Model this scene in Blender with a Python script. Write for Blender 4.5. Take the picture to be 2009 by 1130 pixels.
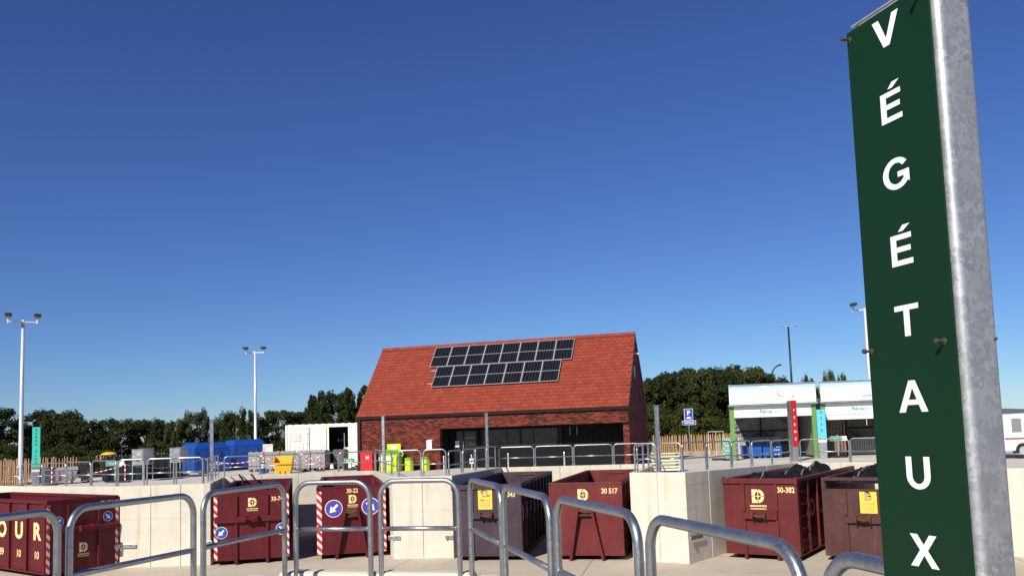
import bpy, bmesh, math, random
from mathutils import Vector, Matrix
random.seed(7)
R = math.radians
for o in list(bpy.data.objects): bpy.data.objects.remove(o)
scene = bpy.context.scene
COL = scene.collection

# ------------------------------------------------------------------ camera
pitch, roll = R(4.9), R(1.91)
fwd = Vector((0, math.cos(pitch), math.sin(pitch)))
up0 = Vector((0, -math.sin(pitch), math.cos(pitch)))
rt = Vector((1, 0, 0)) * math.cos(roll) - up0 * math.sin(roll)
up = up0 * math.cos(roll) + Vector((1, 0, 0)) * math.sin(roll)
cd = bpy.data.cameras.new('camera')
cam = bpy.data.objects.new('camera', cd); COL.objects.link(cam)
m = Matrix((rt, up, -fwd)).transposed().to_4x4(); m.translation = (0, 0, 1.55)
cam.matrix_world = m
cd.sensor_width = 36; cd.lens = 36 * 1640 / 2009; cd.shift_y = 145 / 2009
cd.clip_start = 0.05; cd.clip_end = 12000
scene.camera = cam

# ------------------------------------------------------------------ sky, sun, exposure
SUN_AZ, SUN_EL = 210.0, 35.0           # azimuth clockwise from +Y
w = bpy.data.worlds.new('World'); scene.world = w; w.use_nodes = True
nt = w.node_tree; bg = nt.nodes['Background']
sk = nt.nodes.new('ShaderNodeTexSky'); sk.sky_type = 'NISHITA'; sk.sun_disc = False
sk.sun_elevation = R(SUN_EL); sk.sun_rotation = R(SUN_AZ)
sk.air_density = 1.0; sk.dust_density = 0.0; sk.ozone_density = 6.0; sk.altitude = 800
# camera colour response: one gain and gamma per channel over the whole sky
sp_ = nt.nodes.new('ShaderNodeSeparateColor'); cb_ = nt.nodes.new('ShaderNodeCombineColor'); nt.links.new(sk.outputs[0], sp_.inputs[0])
for k_, (ga, gm) in enumerate(((.85, 1.10), (1.0, 1.14), (1.13, .97))):
    m1 = nt.nodes.new('ShaderNodeMath'); m1.operation = 'MULTIPLY'; m1.inputs[1].default_value = .08; nt.links.new(sp_.outputs[k_], m1.inputs[0])
    m2 = nt.nodes.new('ShaderNodeMath'); m2.operation = 'POWER'; m2.inputs[1].default_value = gm; nt.links.new(m1.outputs[0], m2.inputs[0])
    m3 = nt.nodes.new('ShaderNodeMath'); m3.operation = 'MULTIPLY'; m3.inputs[1].default_value = ga / .08; nt.links.new(m2.outputs[0], m3.inputs[0]); nt.links.new(m3.outputs[0], cb_.inputs[k_])
nt.links.new(cb_.outputs[0], bg.inputs[0]); bg.inputs[1].default_value = 0.063
sl = bpy.data.lights.new('sun', 'SUN'); sl.energy = 4.5; sl.angle = R(0.53); sl.color = (1, 0.94, 0.80)
so = bpy.data.objects.new('sun', sl); COL.objects.link(so)
dv = Vector((math.sin(R(SUN_AZ)) * math.cos(R(SUN_EL)), math.cos(R(SUN_AZ)) * math.cos(R(SUN_EL)), math.sin(R(SUN_EL))))
so.rotation_euler = (-dv).to_track_quat('-Z', 'Y').to_euler(); so.location = dv * 60
scene.render.engine = 'CYCLES'
vs = scene.view_settings
vs.view_transform = 'Standard'; vs.look = 'None'; vs.exposure = 0.35; vs.gamma = 1; vs.use_curve_mapping = False

# ------------------------------------------------------------------ helpers
class MB:
    def __init__(s): s.v = []; s.f = []
    def add(s, vs, fs):
        b = len(s.v); s.v += [tuple(p) for p in vs]; s.f += [tuple(i + b for i in q) for q in fs]; return s
    def box(s, x0, x1, y0, y1, z0, z1):
        return s.add([(x0,y0,z0),(x1,y0,z0),(x1,y1,z0),(x0,y1,z0),(x0,y0,z1),(x1,y0,z1),(x1,y1,z1),(x0,y1,z1)],
                     [(0,3,2,1),(4,5,6,7),(0,1,5,4),(1,2,6,5),(2,3,7,6),(3,0,4,7)])
    def hexa(s, p):      # 8 points: bottom ring, top ring
        return s.add(p, [(0,3,2,1),(4,5,6,7),(0,1,5,4),(1,2,6,5),(2,3,7,6),(3,0,4,7)])
    def bar(s, p0, p1, wd, dp, upv=(0,0,1)):   # rectangular bar between two points
        p0, p1 = Vector(p0), Vector(p1); d = (p1 - p0).normalized(); u = Vector(upv)
        if abs(d.dot(u)) > .98: u = Vector((0, 1, 0))
        a = d.cross(u).normalized() * wd / 2; b = a.cross(d).normalized() * dp / 2
        return s.hexa([p0-a-b, p0+a-b, p0+a+b, p0-a+b, p1-a-b, p1+a-b, p1+a+b, p1-a+b])
    def tube(s, pts, r, n=8, caps=True, closed=False):
        pts = [Vector(p) for p in pts]; N = len(pts); rr = r if isinstance(r, (list, tuple)) else [r] * N
        prev = None; rings = []
        for i, p in enumerate(pts):
            if closed: t = pts[(i+1) % N] - pts[i-1]
            elif i == 0: t = pts[1] - p
            elif i == N-1: t = p - pts[i-1]
            else: t = (pts[i+1] - p).normalized() + (p - pts[i-1]).normalized()
            t.normalize()
            if prev is None:
                a = t.orthogonal().normalized()
            else:
                a = (prev - t * prev.dot(t)).normalized()
            prev = a; b = t.cross(a)
            rings.append([p + (a * math.cos(k*2*math.pi/n) + b * math.sin(k*2*math.pi/n)) * rr[i] for k in range(n)])
        vs = [q for rg in rings for q in rg]; fs = []
        for i in range(N if closed else N-1):
            j = (i+1) % N
            for k in range(n):
                l = (k+1) % n; fs.append((i*n+k, i*n+l, j*n+l, j*n+k))
        if caps and not closed:
            fs.append(tuple(range(n-1, -1, -1))); fs.append(tuple((N-1)*n + k for k in range(n)))
        return s.add(vs, fs)
    def prism(s, poly, o, u, v, d):   # flat polygon at o + x*u + y*v, thickness vector d
        o, u, v, d = map(Vector, (o, u, v, d)); n = len(poly)
        lo = [o + u*x + v*y for x, y in poly]; hi = [p + d for p in lo]
        return s.add(lo + hi, [tuple(range(n-1, -1, -1)), tuple(range(n, 2*n))] + [(i, (i+1) % n, n+(i+1) % n, n+i) for i in range(n)])
    def lathe(s, prof, o=(0,0,0), n=16):
        vs = []; fs = []
        for r, z in prof:
            for k in range(n): vs.append((o[0]+r*math.cos(k*2*math.pi/n), o[1]+r*math.sin(k*2*math.pi/n), o[2]+z))
        for i in range(len(prof)-1):
            for k in range(n):
                l = (k+1) % n; fs.append((i*n+k, i*n+l, (i+1)*n+l, (i+1)*n+k))
        fs.append(tuple(range(n-1, -1, -1))); fs.append(tuple((len(prof)-1)*n+k for k in range(n)))
        return s.add(vs, fs)
    def mesh(s, name, mt, smooth=False):
        me = bpy.data.meshes.new(name); me.from_pydata(s.v, [], s.f); me.update()
        if mt: me.materials.append(mt)
        if smooth: me.polygons.foreach_set('use_smooth', [True] * len(me.polygons))
        if smooth == 'auto': me.set_sharp_from_angle(angle=R(32))
        return me
    def build(s, name, mt, parent=None, smooth=False, bevel=0, loc=None):
        o = bpy.data.objects.new(name, s.mesh(name, mt, smooth)); COL.objects.link(o)
        if parent: o.parent = parent
        if loc: o.location = loc
        if bevel:
            b = o.modifiers.new('bevel', 'BEVEL'); b.width = bevel; b.segments = 2; b.limit_method = 'ANGLE'; b.angle_limit = R(35)
        return o

def tag(o, label=None, cat=None, group=None, kind=None):
    if label: o['label'] = label
    if cat: o['category'] = cat
    if group: o['group'] = group
    if kind: o['kind'] = kind
    return o
def thing(name, label, cat, loc=(0,0,0), rz=0, group=None):
    o = bpy.data.objects.new(name, None); COL.objects.link(o); o.empty_display_size = .2
    o.location = loc; o.rotation_euler = (0, 0, rz)
    return tag(o, label, cat, group)
def B(x0,x1,y0,y1,z0,z1): return MB().box(x0,x1,y0,y1,z0,z1)
def copy_tree(o, parent=None):
    c = o.copy(); COL.objects.link(c); c.parent = parent
    for ch in o.children: copy_tree(ch, c)
    return c
ORD = ['first','second','third','fourth','fifth','sixth','seventh','eighth','ninth','tenth','eleventh','twelfth','thirteenth','fourteenth','fifteenth','sixteenth','seventeenth','eighteenth','nineteenth','twentieth']

# ---- lettering from the built-in font, as flat mesh
_tc = {}
def text_geo(txt, bold=.012):
    k = (txt, bold)
    if k in _tc: return _tc[k]
    c = bpy.data.curves.new('t', 'FONT'); c.body = txt; c.align_x = 'CENTER'; c.size = 1; c.offset = bold; c.resolution_u = 3
    ob = bpy.data.objects.new('t', c); COL.objects.link(ob)
    dg = bpy.context.evaluated_depsgraph_get(); me = bpy.data.meshes.new_from_object(ob.evaluated_get(dg))
    vs = [(v.co.x, v.co.y) for v in me.vertices]; fs = [tuple(p.vertices) for p in me.polygons]
    bpy.data.objects.remove(ob); bpy.data.curves.remove(c); bpy.data.meshes.remove(me)
    cap = .729
    vs = [(x / cap, y / cap) for x, y in vs]
    _tc[k] = (vs, fs); return _tc[k]
def text(mb, txt, o, u, v, h, stretch=1.0, bold=.012):
    """cap-height h, centred on o in plane u,v"""
    vs, fs = text_geo(txt, bold); o, u, v = Vector(o), Vector(u), Vector(v)
    mb.add([o + u*(x*h*stretch) + v*((y-.5)*h) for x, y in vs], fs); return mb

# ------------------------------------------------------------------ materials
def nodes(name):
    mt = bpy.data.materials.new(name); mt.use_nodes = True
    n = mt.node_tree.nodes; l = mt.node_tree.links; return mt, n, l, n['Principled BSDF']
def mat(name, col, rough=.6, metal=0., var=.12, vs=2.5, bump=0., bs=60, spec=.5, coord='Object', stretch=None):
    mt, n, l, p = nodes(name)
    p.inputs['Roughness'].default_value = rough; p.inputs['Metallic'].default_value = metal
    p.inputs['Specular IOR Level'].default_value = spec
    tc = n.new('ShaderNodeTexCoord'); src = tc.outputs[coord]
    if stretch:
        mp = n.new('ShaderNodeMapping'); mp.inputs['Scale'].default_value = stretch; l.new(src, mp.inputs[0]); src = mp.outputs[0]
    nz = n.new('ShaderNodeTexNoise'); nz.inputs['Scale'].default_value = vs; nz.inputs['Detail'].default_value = 6; nz.inputs['Roughness'].default_value = .65
    l.new(src, nz.inputs['Vector'])
    mx = n.new('ShaderNodeMix'); mx.data_type = 'RGBA'
    mx.inputs[6].default_value = tuple(max(0, c*(1-var)) for c in col) + (1,); mx.inputs[7].default_value = tuple(min(1, c*(1+var)) for c in col) + (1,)
    rp = n.new('ShaderNodeMapRange'); rp.inputs[1].default_value = .3; rp.inputs[2].default_value = .7
    l.new(nz.outputs[0], rp.inputs[0]); l.new(rp.outputs[0], mx.inputs[0]); l.new(mx.outputs[2], p.inputs['Base Color'])
    if bump:
        n2 = n.new('ShaderNodeTexNoise'); n2.inputs['Scale'].default_value = bs; n2.inputs['Detail'].default_value = 4; l.new(src, n2.inputs['Vector'])
        bp = n.new('ShaderNodeBump'); bp.inputs['Strength'].default_value = bump; bp.inputs['Distance'].default_value = .01
        l.new(n2.outputs[0], bp.inputs['Height']); l.new(bp.outputs[0], p.inputs['Normal'])
    return mt
def mixrgb(n, l, fac, a, b):
    mx = n.new('ShaderNodeMix'); mx.data_type = 'RGBA'
    for k, q in ((0, fac), (6, a), (7, b)):
        if isinstance(q, (float, int)): mx.inputs[k].default_value = q
        elif isinstance(q, tuple): mx.inputs[k].default_value = q if len(q) == 4 else q + (1,)
        else: l.new(q, mx.inputs[k])
    return mx.outputs[2]
def math_(n, l, op, a, b=None):
    q = n.new('ShaderNodeMath'); q.operation = op
    for k, x in ((0, a), (1, b)):
        if x is None: continue
        if isinstance(x, (float, int)): q.inputs[k].default_value = x
        else: l.new(x, q.inputs[k])
    return q.outputs[0]
def noise(n, l, vec, scale, detail=5, rough=.6, sc=None):
    if sc:
        mp = n.new('ShaderNodeMapping'); mp.inputs['Scale'].default_value = sc; l.new(vec, mp.inputs[0]); vec = mp.outputs[0]
    z = n.new('ShaderNodeTexNoise'); z.inputs['Scale'].default_value = scale; z.inputs['Detail'].default_value = detail; z.inputs['Roughness'].default_value = rough
    l.new(vec, z.inputs['Vector']); return z.outputs[0]
def ramp(n, l, x, a, b):
    q = n.new('ShaderNodeMapRange'); q.inputs[1].default_value = a; q.inputs[2].default_value = b; l.new(x, q.inputs[0]); return q.outputs[0]

def paint_rusty(name, col, rust=.3, fade=.2, rough=.45):
    mt, n, l, p = nodes(name); tc = n.new('ShaderNodeTexCoord'); v = tc.outputs['Object']
    big = noise(n, l, v, 1.3, 4); c = mixrgb(n, l, ramp(n, l, big, .3, .7), tuple(x*(1-fade) for x in col), tuple(min(1, x*(1+fade)+.004) for x in col))
    dust = noise(n, l, v, 4.0, 8, .7, (1, 1, .25)); c = mixrgb(n, l, math_(n, l, 'MULTIPLY', ramp(n, l, dust, .5, .8), .16), c, (.14, .07, .05))
    fine = noise(n, l, v, 7, 10, .72); lo = .78 - rust * .35
    c = mixrgb(n, l, math_(n, l, 'MULTIPLY', ramp(n, l, fine, lo, lo + .05), .8), c, (.075, .032, .016))
    big2 = noise(n, l, v, 2.6, 9, .75); c = mixrgb(n, l, math_(n, l, 'MULTIPLY', ramp(n, l, big2, .68 - rust*.16, .80 - rust*.14), min(1, rust*1.5)), c, (.15, .058, .026))
    run = noise(n, l, v, 5.0, 5, .7, (1.6, 1.6, .12)); c = mixrgb(n, l, math_(n, l, 'MULTIPLY', ramp(n, l, run, .58, .75), min(.75, rust)), c, (.14, .065, .035))
    scr = noise(n, l, v, 9, 6, .8, (3.0, 3.0, .35)); c = mixrgb(n, l, math_(n, l, 'MULTIPLY', ramp(n, l, scr, .70, .74), .55 * min(1, rust*2.2)), c, (.32, .22, .2))
    l.new(c, p.inputs['Base Color'])
    l.new(math_(n, l, 'ADD', math_(n, l, 'MULTIPLY', fine, .3), rough - .05), p.inputs['Roughness']); p.inputs['Specular IOR Level'].default_value = .3
    bp = n.new('ShaderNodeBump'); bp.inputs['Strength'].default_value = .25; bp.inputs['Distance'].default_value = .03
    l.new(noise(n, l, v, 2.2, 5), bp.inputs['Height']); l.new(bp.outputs[0], p.inputs['Normal'])
    return mt
def galvanised(name, scale=18, base=.5, metal=.75, rough=.42):
    mt, n, l, p = nodes(name); tc = n.new('ShaderNodeTexCoord'); v = tc.outputs['Object']
    vo = n.new('ShaderNodeTexVoronoi'); vo.inputs['Scale'].default_value = scale
    ad = n.new('ShaderNodeVectorMath'); ad.operation = 'MULTIPLY_ADD'
    nz = n.new('ShaderNodeTexNoise'); nz.inputs['Scale'].default_value = scale * 1.2; l.new(v, nz.inputs['Vector'])
    ad.inputs[1].default_value = (.12, .12, .12); l.new(nz.outputs[1], ad.inputs[0]); l.new(v, ad.inputs[2]); l.new(ad.outputs[0], vo.inputs['Vector'])
    sp = n.new('ShaderNodeSeparateColor'); l.new(vo.outputs['Color'], sp.inputs[0])
    cloud = noise(n, l, v, scale * .25, 6, .65)
    f = math_(n, l, 'ADD', math_(n, l, 'MULTIPLY', sp.outputs[0], .5), math_(n, l, 'MULTIPLY', cloud, .5))
    c = mixrgb(n, l, f, (base*.66, base*.70, base*.76), (base*1.3, base*1.33, base*1.36))
    l.new(c, p.inputs['Base Color']); p.inputs['Metallic'].default_value = metal
    l.new(math_(n, l, 'ADD', math_(n, l, 'MULTIPLY', f, .2), rough - .1), p.inputs['Roughness'])
    return mt
def concrete(name, a, b, streak=True, sc=1.0):
    mt, n, l, p = nodes(name); tc = n.new('ShaderNodeTexCoord'); v = tc.outputs['Object']
    c = mixrgb(n, l, ramp(n, l, noise(n, l, v, .8*sc, 8, .65), .3, .7), a, b)
    c = mixrgb(n, l, math_(n, l, 'MULTIPLY', ramp(n, l, noise(n, l, v, 30*sc, 6, .7), .45, .7), .14), c, tuple(x*.6 for x in a))
    c = mixrgb(n, l, math_(n, l, 'MULTIPLY', ramp(n, l, noise(n, l, v, 2.4*sc, 9, .72), .5, .72), .22), c, tuple(x*.55 for x in a))
    if streak:
        s = noise(n, l, v, 3.0, 4, .6, (1, 1, .08)); c = mixrgb(n, l, math_(n, l, 'MULTIPLY', ramp(n, l, s, .57, .78), .55), c, (.46, .35, .20))
        sx = n.new('ShaderNodeSeparateXYZ'); l.new(v, sx.inputs[0])
        # pour line of the formwork
        ln = math_(n, l, 'ABSOLUTE', math_(n, l, 'ADD', math_(n, l, 'ADD', sx.outputs[2], -1.48), math_(n, l, 'MULTIPLY', noise(n, l, v, 2, 3), .06)))
        c = mixrgb(n, l, math_(n, l, 'MULTIPLY', ramp(n, l, ln, .05, 0), .16), c, tuple(x*.6 for x in a))
    l.new(c, p.inputs['Base Color']); p.inputs['Roughness'].default_value = .85; p.inputs['Specular IOR Level'].default_value = .25
    bp = n.new('ShaderNodeBump'); bp.inputs['Strength'].default_value = .25; bp.inputs['Distance'].default_value = .01
    l.new(noise(n, l, v, 25*sc, 6, .7), bp.inputs['Height']); l.new(bp.outputs[0], p.inputs['Normal'])
    return mt
def slab_ground(name, a, b, size=5.0, joint=.02, ang=.25):
    mt, n, l, p = nodes(name); tc = n.new('ShaderNodeTexCoord'); v = tc.outputs['Object']
    c = mixrgb(n, l, ramp(n, l, noise(n, l, v, .35, 8, .65), .3, .7), a, b)
    c = mixrgb(n, l, math_(n, l, 'MULTIPLY', ramp(n, l, noise(n, l, v, 2.2, 7, .7), .52, .75), .35), c, tuple(x*.62 for x in a))
    c = mixrgb(n, l, math_(n, l, 'MULTIPLY', ramp(n, l, noise(n, l, v, 40, 3, .7), .5, .8), .2), c, tuple(x*.55 for x in a))
    mp = n.new('ShaderNodeMapping'); mp.inputs['Rotation'].default_value = (0, 0, ang); mp.inputs['Scale'].default_value = (1/size,)*3; l.new(v, mp.inputs[0])
    sx = n.new('ShaderNodeSeparateXYZ'); l.new(mp.outputs[0], sx.inputs[0])
    lines = None
    for k in (0, 1):
        fr = math_(n, l, 'ABSOLUTE', math_(n, l, 'SUBTRACT', math_(n, l, 'FRACT', sx.outputs[k]), .5))
        q = math_(n, l, 'LESS_THAN', fr, joint / size / 2 + .001); lines = q if lines is None else math_(n, l, 'MAXIMUM', lines, q)
    c = mixrgb(n, l, math_(n, l, 'MULTIPLY', lines, .55), c, (.12, .11, .1))
    # tyre scuffs
    sc = noise(n, l, v, 1.0, 4, .5, (.25, 3.0, 1)); c = mixrgb(n, l, math_(n, l, 'MULTIPLY', ramp(n, l, sc, .62, .72), .25), c, (.16, .15, .14))
    l.new(c, p.inputs['Base Color']); p.inputs['Roughness'].default_value = .9; p.inputs['Specular IOR Level'].default_value = .2
    return mt
def brickwork(name, uaxis=0):
    mt, n, l, p = nodes(name); tc = n.new('ShaderNodeTexCoord'); sx = n.new('ShaderNodeSeparateXYZ'); l.new(tc.outputs['Object'], sx.inputs[0])
    cb = n.new('ShaderNodeCombineXYZ'); l.new(sx.outputs[uaxis], cb.inputs[0]); l.new(sx.outputs[2], cb.inputs[1])
    br = n.new('ShaderNodeTexBrick'); l.new(cb.outputs[0], br.inputs['Vector'])
    br.inputs['Scale'].default_value = 1; br.inputs['Brick Width'].default_value = .2; br.inputs['Row Height'].default_value = .058
    br.inputs['Mortar Size'].default_value = .006; br.inputs['Color1'].default_value = (0, 0, 0, 1); br.inputs['Color2'].default_value = (1, 1, 1, 1); br.inputs['Mortar'].default_value = (.5, .5, .5, 1)
    pt = noise(n, l, cb.outputs[0], 1.1, 3)
    f = math_(n, l, 'ADD', math_(n, l, 'MULTIPLY', br.outputs[0], .7), math_(n, l, 'MULTIPLY', pt, .4))
    cr = n.new('ShaderNodeValToRGB'); l.new(f, cr.inputs[0]); e = cr.color_ramp.elements
    e[0].position = .22; e[0].color = (.028, .012, .012, 1); e[1].position = .85; e[1].color = (.25, .042, .025, 1)
    q = e.new(.42); q.color = (.085, .018, .013, 1); q = e.new(.62); q.color = (.16, .026, .017, 1)
    c = mixrgb(n, l, br.outputs[1], cr.outputs[0], (.07, .035, .03))
    l.new(c, p.inputs['Base Color']); p.inputs['Roughness'].default_value = .85; p.inputs['Specular IOR Level'].default_value = .2
    bp = n.new('ShaderNodeBump'); bp.inputs['Strength'].default_value = .6; bp.inputs['Distance'].default_value = .02; bp.invert = True
    l.new(br.outputs[1], bp.inputs['Height']); l.new(bp.outputs[0], p.inputs['Normal'])
    return mt
def tile_mat():
    mt, n, l, p = nodes('clay_tile'); oi = n.new('ShaderNodeObjectInfo'); ge = n.new('ShaderNodeNewGeometry'); tc = n.new('ShaderNodeTexCoord')
    f = math_(n, l, 'FRACT', math_(n, l, 'ADD', oi.outputs['Random'], ge.outputs['Random Per Island']))
    c = mixrgb(n, l, f, (.215, .036, .020), (.285, .050, .028))
    c = mixrgb(n, l, math_(n, l, 'MULTIPLY', ramp(n, l, noise(n, l, ge.outputs['Position'], 9, 6, .7), .45, .75), .22), c, (.17, .035, .02))
    l.new(c, p.inputs['Base Color']); p.inputs['Roughness'].default_value = .75; p.inputs['Specular IOR Level'].default_value = .3
    return mt
def leaf_mat(name, a, b, trans=.25):
    mt, n, l, p = nodes(name); oi = n.new('ShaderNodeObjectInfo'); ge = n.new('ShaderNodeNewGeometry')
    c = mixrgb(n, l, ge.outputs['Random Per Island'], a, b)
    c = mixrgb(n, l, math_(n, l, 'MULTIPLY', oi.outputs['Random'], .45), c, tuple(x*.62 for x in a))
    l.new(c, p.inputs['Base Color']); p.inputs['Roughness'].default_value = .6; p.inputs['Specular IOR Level'].default_value = .12
    tr = n.new('ShaderNodeBsdfTranslucent'); l.new(c, tr.inputs[0]); ms = n.new('ShaderNodeMixShader'); ms.inputs[0].default_value = trans
    l.new(p.outputs[0], ms.inputs[1]); l.new(tr.outputs[0], ms.inputs[2]); l.new(ms.outputs[0], n['Material Output'].inputs[0])
    return mt
def stripes(name, c1, c2, fx, fz, axis=0, fy=0):
    mt, n, l, p = nodes(name); tc = n.new('ShaderNodeTexCoord'); sx = n.new('ShaderNodeSeparateXYZ'); l.new(tc.outputs['Object'], sx.inputs[0])
    s = math_(n, l, 'ADD', math_(n, l, 'MULTIPLY', sx.outputs[axis], fx), math_(n, l, 'MULTIPLY', sx.outputs[2], fz))
    q = math_(n, l, 'GREATER_THAN', math_(n, l, 'FRACT', s), .5)
    c = mixrgb(n, l, q, c1, c2); c = mixrgb(n, l, math_(n, l, 'MULTIPLY', ramp(n, l, noise(n, l, tc.outputs['Object'], 6, 6), .5, .8), .35), c, (.2, .15, .13))
    l.new(c, p.inputs['Base Color']); p.inputs['Roughness'].default_value = .4
    return mt
def solar_mat():
    mt, n, l, p = nodes('solar_cells'); tc = n.new('ShaderNodeTexCoord'); sx = n.new('ShaderNodeSeparateXYZ'); l.new(tc.outputs['Object'], sx.inputs[0])
    fx = math_(n, l, 'ABSOLUTE', math_(n, l, 'SUBTRACT', math_(n, l, 'FRACT', math_(n, l, 'MULTIPLY', sx.outputs[0], 6/.86)), .5))
    fy = math_(n, l, 'ABSOLUTE', math_(n, l, 'SUBTRACT', math_(n, l, 'FRACT', math_(n, l, 'MULTIPLY', sx.outputs[1], 10/1.36)), .5))
    q = math_(n, l, 'MAXIMUM', math_(n, l, 'MULTIPLY', math_(n, l, 'LESS_THAN', fx, .045), 1.0), math_(n, l, 'MULTIPLY', math_(n, l, 'LESS_THAN', fy, .02), .5))
    c = mixrgb(n, l, q, (.006, .007, .010), (.06, .06, .065)); l.new(c, p.inputs['Base Color']); p.inputs['Roughness'].default_value = .22; p.inputs['Specular IOR Level'].default_value = .25
    return mt
def banner_mat():
    mt, n, l, p = nodes('banner_print'); tc = n.new('ShaderNodeTexCoord'); sx = n.new('ShaderNodeSeparateXYZ'); l.new(tc.outputs['Object'], sx.inputs[0])
    f = ramp(n, l, sx.outputs[2], 2.92, 3.42)
    c = mixrgb(n, l, f, (.82, .82, .82), (.26, .46, .72)); l.new(c, p.inputs['Base Color']); p.inputs['Roughness'].default_value = .5
    return mt

M = dict(
    galv=galvanised('galvanised_steel', 18, .46, .85, .36), galv_near=galvanised('galvanised_tube', 45, .35, .88, .36), galv_post=galvanised('galvanised_post', 34, .38, .55, .5),
    wall=concrete('precast_concrete', (.56, .515, .43), (.70, .65, .56)), kerb=concrete('kerb_concrete', (.55, .5, .41), (.66, .61, .51), False),
    yard=slab_ground('yard_concrete', (.46, .40, .315), (.56, .49, .39), 5.5, .03, .2), deck=slab_ground('deck_concrete', (.52, .48, .42), (.64, .60, .53), 4.5, .03, -.2),
    grass=mat('dry_grass', (.10, .10, .035), .9, 0, .45, .6), earth=mat('bare_soil', (.16, .12, .075), .95, 0, .3, 1.5),
    hill=mat('distant_hill', (.06, .085, .12), .95, 0, .2, .01),  # bluish base colour carries the distance haze
    maroon=paint_rusty('maroon_paint', (.095, .005, .010), .22, .15), red=paint_rusty('worn_red_paint', (.125, .014, .015), .3, .25), brownred=paint_rusty('brown_red_paint', (.105, .012, .013), .34, .2),
    purple=paint_rusty('faded_purple_paint', (.046, .028, .044), .62, .25, .55), purple2=paint_rusty('rusty_purple_paint', (.07, .024, .028), .72, .25, .55),
    rust=mat('rusted_steel', (.11, .045, .022), .8, .2, .5, 12, .4), darksteel=mat('dark_steel', (.03, .025, .025), .6, .4),
    bolt=mat('bolt_steel', (.16, .14, .11), .4, .7), cream=mat('cream_lettering', (.85, .66, .30), .5, 0, .1, 8), yellow_st=mat('yellow_sticker', (.80, .55, .05), .5, 0, .12, 6), grey_print=mat('grey_print', (.30, .25, .18), .6),
    blue_disc=mat('blue_sign', (.03, .075, .42), .35, 0, .06), violet_disc=mat('violet_blue_sign', (.075, .06, .40), .35, 0, .06), white=mat('white_paint', (.80, .80, .78), .45, 0, .05), white2=mat('container_white', (.80, .79, .72), .5, 0, .06, 3),
    warn=stripes('warning_stripes', (.55, .02, .02), (.72, .66, .60), 4.2, 4.2), warn_post=stripes('post_stripes', (.6, .02, .02), (.8, .8, .8), 0, 5), tape=stripes('tape_stripes', (.6, .04, .04), (.8, .8, .8), 3.0, 0, 0),
    brick=brickwork('red_brick', 0), brick_y=brickwork('red_brick_gable', 1), tile=tile_mat(), black=mat('black_metal', (.012, .012, .013), .45, .3, .1), cladding=mat('black_cladding', (.009, .009, .010), .8, 0, .15, spec=.15), 
    solar=solar_mat(), alu=mat('aluminium_frame', (.72, .72, .72), .35, .6, .05),
    green_sign=mat('dark_green_sign', (.003, .026, .009), .5, 0, .06, 1.5, spec=.25), turquoise=mat('turquoise_sign', (.06, .62, .47), .45, 0, .04), red_sign=mat('red_sign', (.50, .012, .015), .45, 0, .05), cyan=mat('cyan_sign', (.10, .50, .80), .45, 0, .04),
    label_green=mat('label_green', (.01, .30, .20), .5, 0, .06), ink=mat('black_ink', (.012, .02, .02), .6), 
    blue=mat('blue_plastic', (.008, .06, .30), .42, 0, .12), blue_crate=mat('blue_crate_plastic', (.006, .075, .36), .45, 0, .12), dkgreen=mat('dark_green_plastic', (.004, .014, .013), .5, 0, .2), anth=mat('anthracite_plastic', (.025, .026, .03), .5, 0, .15),
    greyp=mat('grey_plastic', (.33, .315, .30), .6, 0, .1), greyd=mat('dark_grey_plastic', (.10, .10, .10), .6, 0, .12), yellow=mat('yellow_plastic', (.80, .42, .008), .4, 0, .05), 
    lime=mat('lime_plastic', (.50, .68, .015), .42, 0, .06), lime2=mat('green_plastic_lid', (.16, .42, .02), .42, 0, .08), redc=mat('red_cabinet', (.62, .012, .02), .4, 0, .06), steelsheet=galvanised('steel_sheet', 9, .42, .6, .4),
    green_frame=mat('green_frame', (.13, .27, .075), .5, 0, .1), corr=mat('corrugated_sheet', (.27, .26, .24), .6, .2, .15, 3), shutter=mat('shutter_white', (.78, .78, .75), .5), banner=banner_mat(), pink=mat('pink_print', (.72, .42, .44), .5), ivory=mat('ivory_board', (.80, .79, .69), .5, 0, .03), teal=mat('teal_lettering', (.02, .30, .36), .5), teal2=mat('pale_teal_lettering', (.25, .62, .66), .5), faint=mat('faint_print', (.62, .63, .58), .5), redink=mat('red_lettering', (.72, .22, .22), .5),
    wood=mat('chestnut_pale', (.42, .25, .12), .8, 0, .35, 9, .3, 30, stretch=(3, 3, .4)), wood_old=mat('weathered_board', (.20, .135, .10), .85, 0, .35, 5, stretch=(1, 1, .3)), plank=mat('pale_plank', (.72, .66, .36), .7, 0, .15, 5, stretch=(.3, 1, 1)), plank2=mat('white_plank', (.75, .74, .68), .6, 0, .1, 5),
    bark=mat('bark', (.06, .045, .032), .9, 0, .3, 6), lamp_white=mat('white_pole_paint', (.62, .64, .66), .35, .2, .05), lamp_dark=mat('lamp_head_dark', (.045, .04, .035), .4, .2), pole_dark=mat('dark_pole_paint', (.02, .022, .025), .4, .3), glassy=mat('lamp_glass', (.3, .28, .22), .15),
    leaf=leaf_mat('leaf_dark', (.026, .036, .011), (.062, .074, .020)), leaf2=leaf_mat('leaf_mid', (.040, .054, .013), (.09, .104, .027)), leaf3=leaf_mat('leaf_willow', (.05, .065, .035), (.11, .13, .07)),
    tarp=mat('black_tarp', (.008, .0075, .0075), .6, 0, .3, 5, .4, 14, spec=.25), strap=mat('grey_strap', (.14, .135, .13), .6), wrap=mat('film_wrap_grey', (.30, .29, .30), .3, 0, .3, 8, .6, 20), inner_shade=mat('interior_shade', (.02, .02, .022), .7), rubber=mat('black_rubber', (.02, .02, .02), .8),  # the near-black interior tone paints shade inside the storage container
)
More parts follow.
